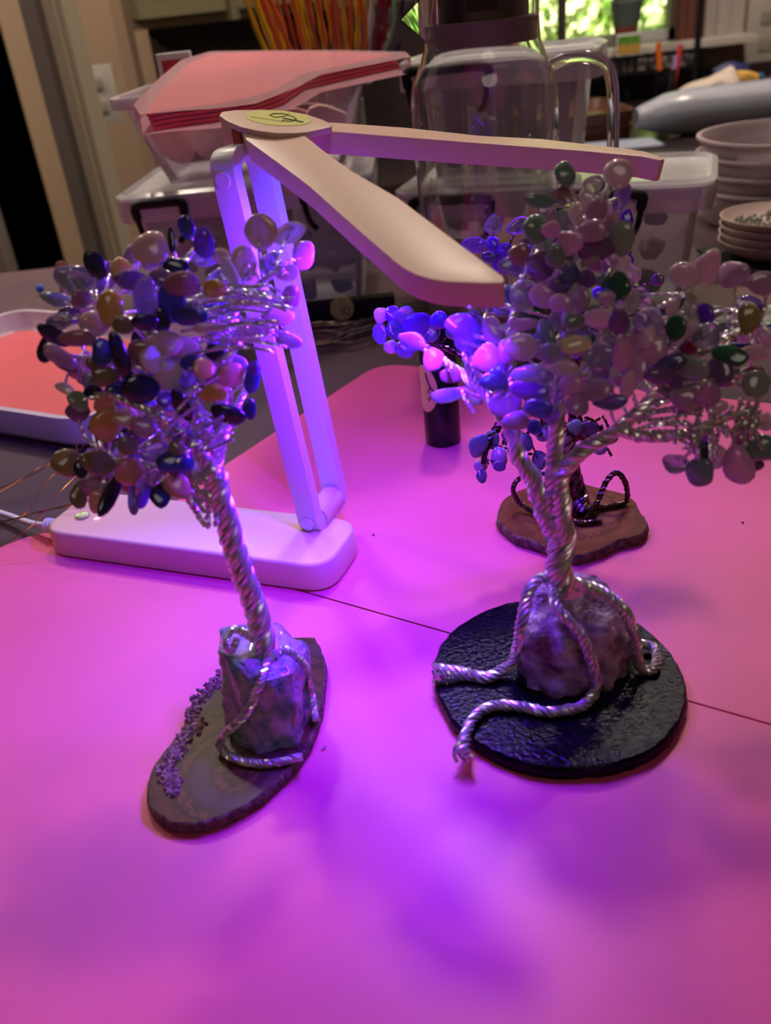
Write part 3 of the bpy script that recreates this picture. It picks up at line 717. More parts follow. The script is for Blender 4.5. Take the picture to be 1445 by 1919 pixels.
RT = '''1061 325 34 46 -10 G;1156 329 46 50 0 P;1112 343 36 28 0 c;1162 374 26 52 20 L;1008 376 52 24 5 G;1056 361 30 36 0 r;1103 372 28 40 0 P;1120 396 34 44 10 m;1060 411 30 46 -20 S;1162 451 42 60 5 S;1068 453 46 46 0 K;1033 430 34 28 0 K;1002 428 44 50 0 G;1028 406 34 28 0 m;1112 435 52 40 0 m;1123 469 60 40 0 d;1041 482 34 40 0 G;
1012 496 50 50 0 d;973 477 38 38 0 r;1062 522 36 58 10 B;1102 522 32 34 0 d;1157 535 50 52 0 E;1018 553 40 46 -20 K;1047 567 42 28 0 K;984 553 52 50 0 T;1184 564 26 44 10 c;1120 596 58 36 0 P;1160 603 36 44 0 d;1078 643 54 38 0 Y;923 619 38 60 -20 m;884 628 58 80 0 L;981 606 50 26 0 K;1023 624 30 52 -30 G;978 650 56 46 0 P;953 655 36 50 0 K;1223 604 40 46 0 T;
773 638 52 28 25 L;813 671 36 46 10 K;843 703 38 26 0 r;843 738 68 28 -6 T;887 746 40 26 10 c;913 671 50 50 0 K;868 609 60 40 0 L;992 730 76 36 10 d;945 757 56 44 0 m;1082 757 40 42 0 m;1129 668 60 44 0 T;1034 776 26 36 0 L;1113 730 60 40 0 m;1145 753 60 26 0 B;926 713 50 36 0 B;996 700 60 32 0 T;1059 692 46 30 0 P;1030 660 36 36 0 S;
1278 513 46 42 20 P;1324 502 44 66 22 P;1375 511 52 50 0 m;1431 531 52 40 0 m;1259 577 22 30 0 P;1263 614 34 46 0 E;1294 585 30 32 0 c;1321 589 28 36 -20 V;1299 622 36 34 0 P;1404 594 38 58 -10 N;1220 656 56 48 -25 K;1290 652 32 24 0 R;1328 633 42 50 0 g;1365 664 62 36 22 E;1261 681 52 30 -20 B;1415 660 62 30 -8 P;1303 695 56 42 0 S;1353 697 44 58 -10 d;1415 718 48 48 0 S;
1234 704 52 30 0 d;1267 720 28 34 0 d;1178 722 26 54 15 P;1166 664 42 52 0 K;1290 747 52 44 0 m;1328 739 42 42 0 m;1321 824 40 40 0 B;1338 855 36 42 0 P;1309 884 48 52 -10 G;1384 872 50 70 -15 K;1267 868 46 34 30 l;1315 850 22 28 0 k;1427 840 62 44 -5 G;1388 812 36 38 0 M;1415 871 24 20 0 d;1436 790 30 32 0 P;1180 640 30 36 0 m;1190 690 40 44 0 K;1450 640 40 40 0 P;1200 600 30 30 0 l;
1090 560 30 40 0 m;1075 600 36 30 0 G;1135 560 30 26 0 c;1080 400 26 36 0 P;1140 420 28 30 0 m;1100 480 44 34 0 m;1040 540 34 30 0 d;960 500 40 34 0 L;1210 630 32 40 0 P;1245 640 26 34 0 l;1345 760 34 30 0 P;1270 690 30 26 0 r;1010 765 50 34 0 B;970 790 44 34 0 m;1070 720 40 34 0 K;905 640 46 36 0 B;940 690 40 34 0 l'''
def dR(x, y): return (.386 if x < 900 else .36+.026*max(0, (1000-x)/100) if x < 1000 else .358) + .006*((y-600)/250)**2
tree_crown(rt, RT, nodes, M_silver, dR, 12, .0005, .005, fill=([(860,590),(980,520),(1030,400),(1140,380),(1180,480),(1210,580),(1340,560),(1440,560),(1445,700),(1380,760),(1250,750),(1130,740),(1000,780),(900,720)], 120, 'mKdPGSBTlLrEc', 40))
root_part(rt, [('y',1060,1090,.336),('y',1012,1084,.332),('y',988,1118,.326),('y',975,1180,.320),('z',960,1240,RZ+.009),('z',915,1268,RZ+.003),('z',860,1262,RZ+.003),('z',812,1265,RZ+.003)], .0019, .0022, 6, M_silver, .022, fray=.18)
root_part(rt, [('y',1035,1098,.328),('y',1045,1140,.315),('y',1085,1185,.309),('y',1108,1240,.305),('z',1116,1290,RZ+.006),('z',1092,1322,RZ+.003),('z',1030,1334,RZ+.003),('z',960,1322,RZ+.003),('z',905,1330,RZ+.003),('z',875,1370,RZ+.003),('z',866,1418,RZ+.002)], .0019, .0019, 6, M_silver, .02, fray=.08)
root_part(rt, [('y',1070,1095,.330),('y',1120,1108,.330),('y',1165,1140,.324),('y',1188,1190,.322),('z',1200,1250,RZ+.004),('z',1228,1250,RZ+.003),('z',1226,1215,RZ+.003),('z',1195,1205,RZ+.006)], .0026, .0016, 7, M_silver, .018)
rg = MB()
for k in range(4): rg.tube([py(1062+(27+2*k)*cos(2*pi*i/20), 1098+k*3+(11+k)*sin(2*pi*i/20), .328) for i in range(21)], .0010, 6)
rg.build('wire_collar', M_silver, rt)

# ---------------- small back tree
bt = thing('wire_tree', 'small dark wire tree with violet chips on a brown agate slice, behind the others', 'wire tree', (.12, .47, T0))
bag = banded('amber_agate', [(96, 50, 32), (118, 64, 40), (82, 42, 28), (124, 76, 50)], (.12, .47, SZ), 8)
slice_(bt, [(930,972),(945,935),(990,912),(1060,903),(1120,912),(1180,930),(1203,962),(1214,983),(1200,1002),(1160,1012),(1120,1030),(1070,1040),(1010,1018),(960,1000)], T0, SZ+.001, bag, M_browncrust, name='agate')
nodes = []
BZ = SZ+.001
branch(bt, [pz(1095, 965, BZ), py(1082, 930, .478), py(1072, 880, .477), py(1065, 820, .475)], .0058, .0034, 10, M_dark, None, pitch=.03, name='trunk')
for pts in ([(1065,830,.512),(1000,800,.505),(940,790,.50)], [(1065,830,.512),(1075,740,.50),(1050,640,.49),(960,500,.485),(925,460,.485)], [(1068,825,.512),(1085,660,.495),(1105,600,.49),(1160,550,.487),(1200,540,.485)],
            [(1065,830,.512),(980,740,.50),(850,660,.49),(750,620,.488)], [(1068,825,.512),(1100,810,.505),(1130,800,.50)], [(940,790,.50),(915,830,.498),(905,870,.497)]):
    branch(bt, pts, .002, .001, 4, M_dark, nodes, pitch=.012, core=False)
BTc = '''924 422 30 34 0 T;974 422 42 28 -30 l;889 459 44 26 -5 L;922 456 22 22 0 V;917 482 24 20 0 B;1231 524 24 18 10 d;1208 569 27 24 -10 c;1190 514 26 28 0 P;1177 410 20 36 -5 V;1170 491 32 30 0 V;714 589 25 30 -10 P;712 625 24 36 -5 L;732 652 26 24 0 P;758 656 34 32 0 L;738 589 30 32 0 V;757 592 36 34 0 l;740 618 36 30 0 B;779 607 52 40 0 V;
897 834 32 42 20 G;903 892 18 24 0 B;903 873 22 22 0 m;922 824 26 32 0 G;935 853 26 42 10 m;936 873 26 20 0 d;1010 862 28 38 0 B;1078 799 26 26 0 S;1101 803 36 26 0 d;1123 838 26 28 0 l;970 846 30 40 0 d;1018 811 30 30 0 m;800 625 40 34 0 L;822 600 36 30 0 V;945 487 34 52 5 V;970 505 26 24 0 L;986 470 26 20 0 L;1000 800 30 24 0 B;1045 800 30 24 0 d;1060 830 26 24 0 m;985 830 26 30 0 B;1040 850 24 30 0 m;955 815 30 30 0 d;1145 820 24 24 0 m;1125 550 24 26 0 V;1085 560 26 24 0 d;850 620 30 30 0 L;1000 560 30 26 0 V;1000 640 30 26 0 V;1170 560 30 24 0 L'''
def dB(x, y): return .487+.012*((y-600)/250)
tree_crown(bt, BTc, nodes, M_dark, dB, 13, .0004, .006)
random.seed(9)
for i in range(46):
    x0 = random.uniform(940, 1130); y0 = random.uniform(770, 850); twig(bt, pd(x0, y0, .50), pd(x0+random.uniform(-25, 25), y0+random.uniform(-25, 25), .50+random.uniform(-.01, .01)), M_dark, .0006, .004)
root_part(bt, [('z',1060,955,BZ+.003),('z',1010,962,BZ+.002),('y',972,940,.482),('y',962,912,.482),('y',985,890,.482),('y',1020,888,.48),('y',1050,905,.478)], .0013, .0011, 5, M_dark, .012)
root_part(bt, [('z',1100,972,BZ+.003),('y',1118,945,.47),('y',1135,905,.474),('y',1155,886,.476),('y',1172,905,.474),('z',1174,938,BZ+.003),('z',1150,948,BZ+.002),('z',1118,952,BZ+.002)], .0014, .0012, 5, M_dark, .012)
root_part(bt, [('z',1060,972,BZ+.002),('z',1090,980,BZ+.002),('z',1128,976,BZ+.002)], .0013, .0011, 5, M_dark, .012)

# ================================================================== BOTTLE, WIRES, TRAY
bo = pz(831, 825, T0); br_ = .0136
bt_ = thing('glue_bottle', 'small black cylindrical bottle with a tan label, standing on the far pink mat', 'bottle', bo)
MB().lathe([(br_-.001, 0), (br_, .001), (br_, .058), (br_-.0008, .059), (br_-.0008, .060), (br_, .0608), (br_, .092), (br_-.0015, .094), (.002, .0945)], bo, 40).build('body', M_black, bt_)
lb_ = MB(); A = radians(228); pts = []
for k in range(32):
    a = 2*pi*k/32; th = radians(212)+cos(a)*radians(46); z = .047+sin(a)*.0185
    pts.append((bo.x+(br_+.0004)*cos(th), bo.y+(br_+.0004)*sin(th), bo.z+z))
cc = radians(212); ctr = (bo.x+(br_+.0004)*cos(cc), bo.y+(br_+.0004)*sin(cc), bo.z+.047)
mid = [(bo.x+(br_+.0004)*cos(radians(212)+.5*cos(2*pi*k/32)*radians(46)), bo.y+(br_+.0004)*sin(radians(212)+.5*cos(2*pi*k/32)*radians(46)), bo.z+.047+.5*sin(2*pi*k/32)*.0185) for k in range(32)]
lb_.add(pts+mid+[ctr], [(k, (k+1) % 32, 32+(k+1) % 32, 32+k) for k in range(32)]+[(32+k, 32+(k+1) % 32, 64) for k in range(32)])
lo = lb_.build('label', mat('label_tan', (226, 200, 120), .5), bt_)
gg = MB()
def bst(seq, r=.00035): gg.tube([(bo.x+(br_+.0006)*cos(radians(a)), bo.y+(br_+.0006)*sin(radians(a)), bo.z+z) for a, z in seq], r, 5)
bst([(222, .060), (228, .054), (236, .049), (248, .046)], .0006); bst([(224, .044), (232, .049), (236, .043), (230, .038), (225, .041)]); bst([(236, .040), (243, .045), (247, .040), (250, .043)], .0003)
gg.build('emblem', M_ink, lo)
# copper wires at left
cw = [[(-10,918),(60,890),(105,862),(150,842),(158,828),(150,824),(143,836),(146,846)], [(-10,1000),(50,960),(85,905),(130,868)], [(-10,1030),(60,985),(110,925),(160,875)], [(-10,985),(60,962),(120,950),(180,930)], [(-10,978),(50,968),(130,945),(190,938)], [(-10,928),(40,898),(80,872),(120,852)]]
cz = [.02, .028, .03, .026, .024, .018]
for i, (w_, zz) in enumerate(zip(cw, cz)):
    P = spline([pz(x, y, zz*(.35+.65*min(1, k/2))) for k, (x, y) in enumerate(w_)], 8)
    lab = 'thin bare copper wire end with a small hooked loop, at the white tray corner' if i == 0 else 'thin bare copper wire lying across the plum cloth at left'
    solid('copper_wire', lab, 'wire', MB().tube(P, .00035, 5), M_copper, group=None if i == 0 else 'loose copper wires beside the lamp')
# tray
r0_ = pz(178, 845, .0); 
tr = thing('tray', 'white rimmed tray lined with a pink mat at the left edge of the table', 'tray', (-.40, .85, .0014))
ta = pz(175, 850, 0); tdir = (pz(0, 820, 0)-ta); tdir = tdir.normalized(); tp = V((-tdir.y, tdir.x, 0)); tp = tp if tp.y > 0 else -tp
tdp = .235; tln = .335
def tq(a, b, z): return ta+tdir*a+tp*b+LZ*z
to = [round_poly([tq(i, i, 0), tq(tln-i, i, 0), tq(tln-i, tdp-i, 0), tq(i, tdp-i, 0)], .035-min(i, .02), 8) for i in (.004, .001, .0, .006, .012, .016)]
zz_ = [.0014, .006, .028, .028, .012, .006]
tm = MB(); vs = []; n = len(to[0])
for o_, z in zip(to, zz_): vs += [V((p.x, p.y, z)) for p in o_]
tm.add(vs, [(i*n+k, i*n+(k+1) % n, (i+1)*n+(k+1) % n, (i+1)*n+k) for i in range(5) for k in range(n)]+[tuple(range(n-1, -1, -1)), tuple(5*n+k for k in range(n))])
tm.build('tray_body', M_wtray, tr, ang=60)
ln = [V((p.x, p.y, .0085)) for p in round_poly([tq(.016, .016, 0), tq(tln-.016, .016, 0), tq(tln-.016, tdp-.016, 0), tq(.016, tdp-.016, 0)], .02, 8)]
solid('tray_liner', 'pink silicone sheet lying inside the white tray', 'mat', MB().prism(ln, (0, 0, -.0022)), M_traymat, smooth=False)
# blue bead-like clip on the cloth beyond the tray
bl_ = pz(75, 541, .006)
solid('blue_button', 'tiny bright blue ball beyond the far edge of the white tray', 'ball', MB().lathe([(.001, -.0055), (.004, -.004), (.0055, 0), (.004, .004), (.001, .0055)], bl_, 14), mat('blue_plastic', (30, 80, 190), .3))

# ================================================================== BINS
P_bin = cloudy('bin_plastic', (225, 218, 222), .15, .15); P_lid = cloudy('lid_plastic', (225, 220, 225), .42, .12)
P_tub = cloudy('tub_plastic', (215, 200, 210), .16, .15)
def rrect(x0, y0, x1, y1, r, z, seg=5): return [V((p.x, p.y, z)) for p in round_poly([V((x0, y0, 0)), V((x1, y0, 0)), V((x1, y1, 0)), V((x0, y1, 0))], r, seg)]
def storage_bin(name, label, loc, rz, w_, d_, h_, taper, handles=(), lid=True, rim=.012, flange=.022, m=None):
    r = thing(name, label, 'storage bin', loc, None, rz); m = m or P_bin
    rings = []
    for z, o_ in ((0, -taper), (h_*.5, -taper*.5), (h_, 0)): rings.append(rrect(-w_/2-o_*1, -o_, w_/2+o_*1, d_+o_, .02, z))
    t = .0015
    for z, o_ in ((h_, -t), (.003, -taper-t)): rings.append(rrect(-w_/2-o_, -o_, w_/2+o_, d_+o_, .02, z))
    # note: negative o_ shrinks the ring
    def ring(z, s): return rrect(-w_/2+s, s, w_/2-s, d_-s, .02, z)
    rings = [ring(0, taper), ring(h_*.5, taper*.5), ring(h_, 0), ring(h_, t), ring(.003, taper+t)]
    mb = MB(); n = len(rings[0]); vs = sum(rings, [])
    mb.add(vs, [(i*n+k, i*n+(k+1) % n, (i+1)*n+(k+1) % n, (i+1)*n+k) for i in range(4) for k in range(n)]+[tuple(range(n-1, -1, -1)), tuple(4*n+k for k in range(n))])
    mb.build('body', m, r, local=True)
    if lid:
        a = rim; rg_ = [rrect(-w_/2-a, -a, w_/2+a, d_+a, .028, h_-flange), rrect(-w_/2-a, -a, w_/2+a, d_+a, .028, h_+.003), rrect(-w_/2-a+.006, -a+.006, w_/2+a-.006, d_+a-.006, .024, h_+.006),
              rrect(-w_/2-a+.010, -a+.010, w_/2+a-.010, d_+a-.010, .022, h_+.0015), ]
        lo_ = [rrect(-w_/2-a+.0015, -a+.0015, w_/2+a-.0015, d_+a-.0015, .027, h_-flange), rrect(-w_/2-a+.0015, -a+.0015, w_/2+a-.0015, d_+a-.0015, .027, h_-.0005)]
        allr = [lo_[1], lo_[0]]+rg_; n = len(allr[0]); mb = MB()
        mb.add(sum(allr, []), [(i*n+k, i*n+(k+1) % n, (i+1)*n+(k+1) % n, (i+1)*n+k) for i in range(len(allr)-1) for k in range(n)]+[tuple(k for k in range(n)), tuple((len(allr)-1)*n+k for k in range(n))])
        mb.build('lid', P_lid, r, local=True)
    else:
        mb = MB(); a = rim; z = h_
        rr_ = [rrect(-w_/2, 0, w_/2, d_, .02, z-.001), rrect(-w_/2-a, -a, w_/2+a, d_+a, .028, z-.001), rrect(-w_/2-a, -a, w_/2+a, d_+a, .028, z-flange), rrect(-w_/2-a+.0015, -a+.0015, w_/2+a-.0015, d_+a-.0015, .027, z-flange), rrect(-w_/2-a+.0015, -a+.0015, w_/2+a-.0015, d_+a-.0015, .027, z-.0025), rrect(-w_/2, 0, w_/2, d_, .02, z-.0025)]
        n = len(rr_[0]); mb.add(sum(rr_, []), [(i*n+k, i*n+(k+1) % n, ((i+1) % 6)*n+(k+1) % n, ((i+1) % 6)*n+k) for i in range(6) for k in range(n)])
        mb.build('rim', P_lid, r, local=True)
    for hx, hw_ in handles:
        y = -rim-.004; zt_ = h_-.004; P = [V((hx-hw_/2+.010, y, zt_-.040)), V((hx-hw_/2+.003, y, zt_-.030)), V((hx-hw_/2, y, zt_-.012)), V((hx-hw_/2+.002, y, zt_)), V((hx, y-.001, zt_+.001)), V((hx+hw_/2-.002, y, zt_)), V((hx+hw_/2, y, zt_-.012)), V((hx+hw_/2-.003, y, zt_-.030)), V((hx+hw_/2-.010, y, zt_-.040))]
        S = spline(P, 5); rad = [.003 if (q.z < zt_-.013) else .0048 for q in S]
        MB().tube(S, rad, 10).build('clip_handle', M_blackm, r, local=True)['label'] = 'black plastic clip handle'
    return r
def loc_in(r, x, y, z): return Matrix.Rotation(r.rotation_euler.z, 3, 'Z') @ V((x, y, z)) + r.location
# lower left
LLB = V((-.112, .97, .0014))
b1 = storage_bin('storage_bin', 'lower left clear bin with a black clip handle, filled with grey stones', LLB, radians(-4), .25, .18, .140, .014, [(-.086, .050), (.09, .050)])
# upper left open tub
b2 = storage_bin('storage_bin', 'open clear tub holding pink and brown agate slices, under the pink bag', LLB+V((.012, .0, .1475)), radians(-4), .25, .18, .090, .028, lid=False, m=P_tub, flange=.012, rim=.008)
# right bin
RA = V((.330, .822, 0)); RB = pz(1372, 300, .125)
rzz = radians(-21); rw = .29; rd = .135; rh = .122
ux = V((cos(rzz), sin(rzz), 0)); uy = V((-sin(rzz), cos(rzz), 0))
loc = RA-ux*(rw/2+.010)+uy*.012; loc.z = .0014
b3 = storage_bin('storage_bin', 'large clear bin with a clear lid behind the right wire tree, filled with rocks', loc, rzz, rw, rd, rh, .012, [(-.092, .078), (.052, .078)])
b4 = storage_bin('storage_bin', 'milky bin of tall grey tubes stacked on the large lidded bin, behind the pitcher', loc_in(b3, -.052, .02, 0)+V((0, 0, rh+.0085)), rzz, .17, .10, .108, .010, [(-.042, .078)], lid=True)
b4.location = loc_in(b3, -.052, .02, rh+.0075)
WO[b4.name] = V(b4.location)
# contents
def lump(name, label, cat, c, s, m, seed, group=None, flat=.7):
    random.seed(seed); pts = [c+V((random.gauss(0, 1), random.gauss(0, 1), random.gauss(0, 1))).normalized()*s*random.uniform(.75, 1)*1 for _ in range(14)]
    pts = [V((p.x, p.y, c.z+(p.z-c.z)*flat)) for p in pts]
    me = rough_hull(pts, 2, s*.06, 2/s, seed); lo = min(v.co.z for v in me.vertices)
    o = link(name, me, m); return tag(o, label, cat, group)
RM = [mat('stone_grey', (130, 138, 134), .7, col2=(140, 140, 135), nscale=30), mat('stone_green', (104, 128, 120), .7, col2=(120, 124, 118), nscale=30), mat('stone_mauve', (150, 116, 140), .7, col2=(150, 130, 140), nscale=30), mat('stone_tan', (142, 116, 98), .7, col2=(170, 150, 135), nscale=30)]
k = 0
for ix in range(6):
    for iz in range(3):
        c = loc_in(b1, -.088+.035*ix, .036+.012*((ix+iz) % 2), .020+.030*iz)
        lump('rough_stone', 'rough grey green stone inside the lower left bin', 'stone', c, .0165, RM[(ix*2+iz) % 3], 100+k, 'rough stones in the lower left bin', 1); k += 1
for ix in range(6):
    for iz in range(3):
        c = loc_in(b3, -.10+.040*ix, .035, .022+.033*iz)
        lump('raw_rock', 'blurred raw rock inside the large lidded bin', 'rock', c, .0178, RM[(ix+iz*2) % 4], 200+k, 'raw rocks in the large lidded bin', 1); k += 1
# slices in the upper tub
MS = [mat('slice_pink', (225, 165, 155), .5, col2=(190, 120, 115), nscale=40), mat('slice_brown', (140, 90, 92), .5, col2=(70, 46, 60), nscale=40), mat('slice_cream', (230, 200, 185), .5, col2=(200, 160, 145), nscale=40)]
random.seed(21)
for i in range(9):
    cx = -.085+.021*i; R_ = random.uniform(.024, .031); ang_ = radians(random.uniform(-30, 30)); P = []
    ctr_ = V((cx, .050+.02*(i % 2), .038)); ax1 = V((cos(ang_)*.55, .12, .0)).normalized(); ax2 = V((.15*(1 if i % 2 else -1), -.35, .9)).normalized()
    for q in range(18):
        a = 2*pi*q/18; rr_ = R_*(1+.12*sin(3*a+i)); P.append(loc_in(b2, *(ctr_+ax1*rr_*cos(a)+ax2*rr_*.9*sin(a))))
    nrm = (P[0]-P[5]).cross(P[10]-P[5]).normalized()*.004
    solid('agate_slice', ['pinkish', 'brown', 'cream'][i % 3]+' agate slice standing in the open tub under the pink bag', 'agate slice', MB().prism(P, nrm), MS[i % 3], group=['pinkish', 'brown', 'cream'][i % 3]+' agate slices in the open tub')
for i in range(5):
    p = loc_in(b4, -.06+.028*i, .06, .0045)
    solid('tube', 'tall pale grey tube standing in the milky bin behind the pitcher', 'tube', MB().lathe([(.009, 0), (.011, .002), (.011, .092), (.009, .094)], p, 16), mat('tube_grey', (150, 140, 165), .5, col2=(120, 115, 140), nscale=20), group='grey tubes in the milky bin')

# pink sealed bag of folders lying on the tub
M_folder = mat('folder_pink', (224, 40, 66), .5, col2=(214, 50, 80), nscale=10)
BY = b2.location.y-.02
bgz = b2.location.z+.088
bag_ = [py(272, 222, .93), py(330, 196, .925), py(450, 185, .92), py(556, 146, .92), py(750, 105, 1.0), pz(640, 96, .262), pz(470, 97, .268), py(345, 108, 1.06)]
pk = thing('document_bag', 'clear zip bag holding pink folders, lying across the open tub', 'bag', (-.06, 1.0, bgz))
fold = [(272, 214), (320, 205), (400, 195), (470, 182), (520, 166), (560, 140), (640, 122), (742, 101), (640, 97), (500, 97), (400, 99), (350, 120), (310, 160)]
zf = bgz+.012; pn = V((.06, -.10, 1)).normalized(); P0 = V((b2.location.x, .95, bgz+.022))
for k in range(4):
    off = pn*(-.0032*k)
    pts = round_poly([pp(x+(3*k), y+(0), P0, pn)+off for x, y in fold], .004, 3)
    MB().prism(pts, -pn*.0022).build('folder', M_folder if k else mat('folder_top', (222, 62, 88), .45, col2=(206, 56, 82), nscale=8), pk, smooth=False)
slv = [(250, 196), (262, 215), (330, 208), (400, 204), (480, 194), (560, 162), (600, 140), (770, 106), (760, 97), (640, 94), (500, 94), (395, 96), (340, 112), (300, 145)]
MB().prism([pp(x, y, P0+pn*.0012, pn)+pn*.0006*noise.noise(V((x*.02, y*.02, 0))) for x, y in slv], -pn*.014).build('sleeve', cloudy('bag_film', (235, 190, 200), .10, .12), pk, smooth=False)
# small red-white packet behind
rp = py(322, 120, 1.12)
pkk = thing('packet', 'small packet with white edge and red centre beyond the pink folder bag', 'packet', rp)
MB().box((rp.x-.016, rp.y, rp.z-.013), (rp.x+.022, rp.y+.012, rp.z+.011)).build('wrapper', M_white, pkk, bevel=.001)
MB().box((rp.x-.011, rp.y-.001, rp.z-.012), (rp.x+.018, rp.y, rp.z+.004)).build('front_panel', mat('packet_red', (190, 50, 60), .4), pkk)

# jar with glossy twisted sticks
jc = V((-.025, 1.235, .0014))
jr = thing('stick_jar', 'grey jar behind the bins holding the colourful sticks', 'jar', jc)
MB().lathe([(.05, 0), (.055, .004), (.055, .19), (.052, .19), (.052, .006), (.03, .006)], jc, 28).build('jar_body', mat('jar_grey', (120, 110, 112), .4), jr)
SC = dict(y=(214, 160, 30), o=(205, 92, 40), r=(176, 62, 44), g=(150, 130, 30), d=(120, 16, 40), n=(36, 28, 70), s=(120, 170, 130), w=(200, 190, 195))
SN = dict(y='golden yellow', o='orange', r='rust red', g='olive gold', d='dark crimson', n='dark navy', s='pale green', w='clear')
seq = 'ygyyoyooroygroyoyroyroyogwnddsn'
random.seed(15)
for i, ch in enumerate(seq):
    t = i/(len(seq)-1); tx = 436+t*(752-436)+random.uniform(-6, 6)
    a = V((jc.x+(t-.5)*.07, jc.y+random.uniform(-.03, .03), .01)); bY = 1.235+random.uniform(-.04, .04)
    b = py(tx, -40+random.uniform(-10, 10), bY); m_ = py(492+t*(735-492)+random.uniform(-8, 8), 95, bY)
    a2 = V((jc.x+max(-.04, min(.04, m_.x-jc.x))*.8, jc.y+(bY-1.235)*.5, .19))
    P = spline([a, a2, m_, b], 8); rr_ = random.uniform(.0024, .0040)
    rads = [rr_*(1+.25*sin(q*1.7+i)) for q in range(len(P))]
    solid('glitter_stick', 'glossy %s stick in the fan behind the pink folder bag' % SN[ch], 'stick', MB().tube(P, rads, 7),
          mat('stick_'+ch, SC[ch], .22, coat=.8, trans=.15), group=SN[ch]+' sticks in the jar')

# ================================================================== PITCHER
pc = V((.1190, .800, .0014))
PR = .0612
pt = thing('glass_pitcher', 'tall clear glass pitcher with side handle and pouring lip, in front of the bins', 'pitcher', pc)
prof = [(PR*.86, 0), (PR*.93, .004), (PR*.94, .03), (PR*.97, .12), (PR, .19), (PR*.995, .222), (PR*.94, .236), (PR*.84, .247), (PR*.77, .258), (PR*.75, .275), (PR*.76, .32)]
tk = .0018
inner = [(r_-tk, max(z, .006)) for r_, z in prof[::-1][:-1]]
pb = MB().lathe(prof+inner+[(.01, .006)], pc, 56, closed=False)
pb.build('body', M_glass, pt, ang=60)
# lip
lt_ = pc+V((-PR*.72, -.008, .278))
lp = MB(); q = [lt_+V((.006, 0, -.022)), lt_+V((-.022, -.004, .004)), lt_+V((-.012, 0, .022)), lt_+V((.006, 0, .026))]
for sgn in (-1, 1): lp.add([q[0], q[1], q[3]+V((0, sgn*.02, 0)), q[0]+V((0, sgn*.012, 0)), q[0]+V((.002, 0, 0)), q[1]+V((.002, 0, .0)), q[3]+V((.002, sgn*.018, 0)), q[0]+V((.002, sgn*.010, 0))], [(0,1,2,3),(4,7,6,5),(0,4,5,1),(1,5,6,2),(2,6,7,3),(3,7,4,0)])
lp.build('pouring_lip', M_glass, pt)
# silicone/steel collar with dark filter
MB().lathe([(PR*.70, .258), (PR*.725, .259), (PR*.725, .275), (PR*.70, .276), (PR*.66, .275), (PR*.66, .259)], pc, 48, closed=True).build('seal_ring', mat('seal_mauve', (150, 125, 135), .5), pt)
MB().lathe([(PR*.60, .272), (PR*.62, .273), (PR*.62, .32), (PR*.60, .321)], pc, 40).build('steel_lid', mat('steel_lid', (110, 100, 110), .25, metal=.8), pt)
v0 = pc+V((-.016, -PR*.625, .282)); MB().box(v0+V((0, -.002, 0)), v0+V((.024, .006, .014))).build('pour_vent', M_blackm, pt, bevel=.001)
dm = MB(); random.seed(61)
for q_ in range(150):
    a = radians(random.uniform(185, 355)); z = random.choice([random.uniform(.05, .215), random.uniform(.15, .22)]); rr_ = PR*(.97+.03*min(1, (z-.12)/.07)) if z > .12 else PR*(.94+.03*(z-.03)/.09)
    p = pc+V((cos(a)*(rr_+.0001), sin(a)*(rr_+.0001), z)); r_ = random.uniform(.0005, .0014); nrm = V((cos(a), sin(a), 0)); tg = V((-sin(a), cos(a), 0))
    ring_ = [p+tg*r_*cos(2*pi*k_/8)+LZ*r_*1.4*sin(2*pi*k_/8) for k_ in range(8)]; mid_ = [p+nrm*r_*.5+tg*r_*.6*cos(2*pi*k_/8)+LZ*r_*.8*sin(2*pi*k_/8) for k_ in range(8)]
    dm.add(ring_+mid_+[p+nrm*r_*.6, p], [(k_, (k_+1) % 8, 8+(k_+1) % 8, 8+k_) for k_ in range(8)]+[(8+k_, 8+(k_+1) % 8, 16) for k_ in range(8)]+[((k_+1) % 8, k_, 17) for k_ in range(8)])
dm.build('water_droplets', mat('water', (1, 1, 1, 1), 0, trans=1, ior=1.33), pt, kind='stuff')
# handle
hp = [py(1030, 122, pc.y), py(1060, 110, pc.y), py(1100, 107, pc.y), py(1132, 120, pc.y), py(1147, 155, pc.y), py(1149, 230, pc.y), py(1147, 300, pc.y), py(1135, 350, pc.y), py(1095, 372, pc.y), py(1032, 380, pc.y)]
MB().tube(spline(hp, 8), .0052, 14).build('handle', M_glass, pt)

# ================================================================== small things on the cloth
cp = pz(640, 580, .0)
cY = thing('pale_yellow_cap', 'round pale yellow cap with a dark emblem on a black box behind the lamp', 'cap', cp)
cc_ = py(641, 579, .925); 
MB().tube([cc_, cc_+V((0, .004, 0))], .0125, 28).build('cap_disc', mat('cap_yellow', (168, 165, 84), .5), cY)
g2 = MB(); g2.tube([cc_+V((.004, -.0006, .002)), cc_+V((.009, -.0006, 0)), cc_+V((.006, -.0006, -.007)), cc_+V((.001, -.0006, -.004)), cc_+V((.004, -.0006, .002))], .0006, 5); g2.tube([cc_+V((0, -.0006, .009)), cc_+V((-.001, -.0006, -.008))], .0003, 4)
g2.build('emblem', M_ink, cY)
WO_ = py(641, 579, .925)
bxx = MB().box((-.10, .930, .0014), (.035, .946, .024))
cY.location = (cc_.x, cc_.y, cc_.z)
for ch_ in cY.children: ch_.location = -V(cY.location)
solid('black_case', 'long flat black case lying in front of the lower left bin', 'case', bxx, M_blackm, bevel=.002)
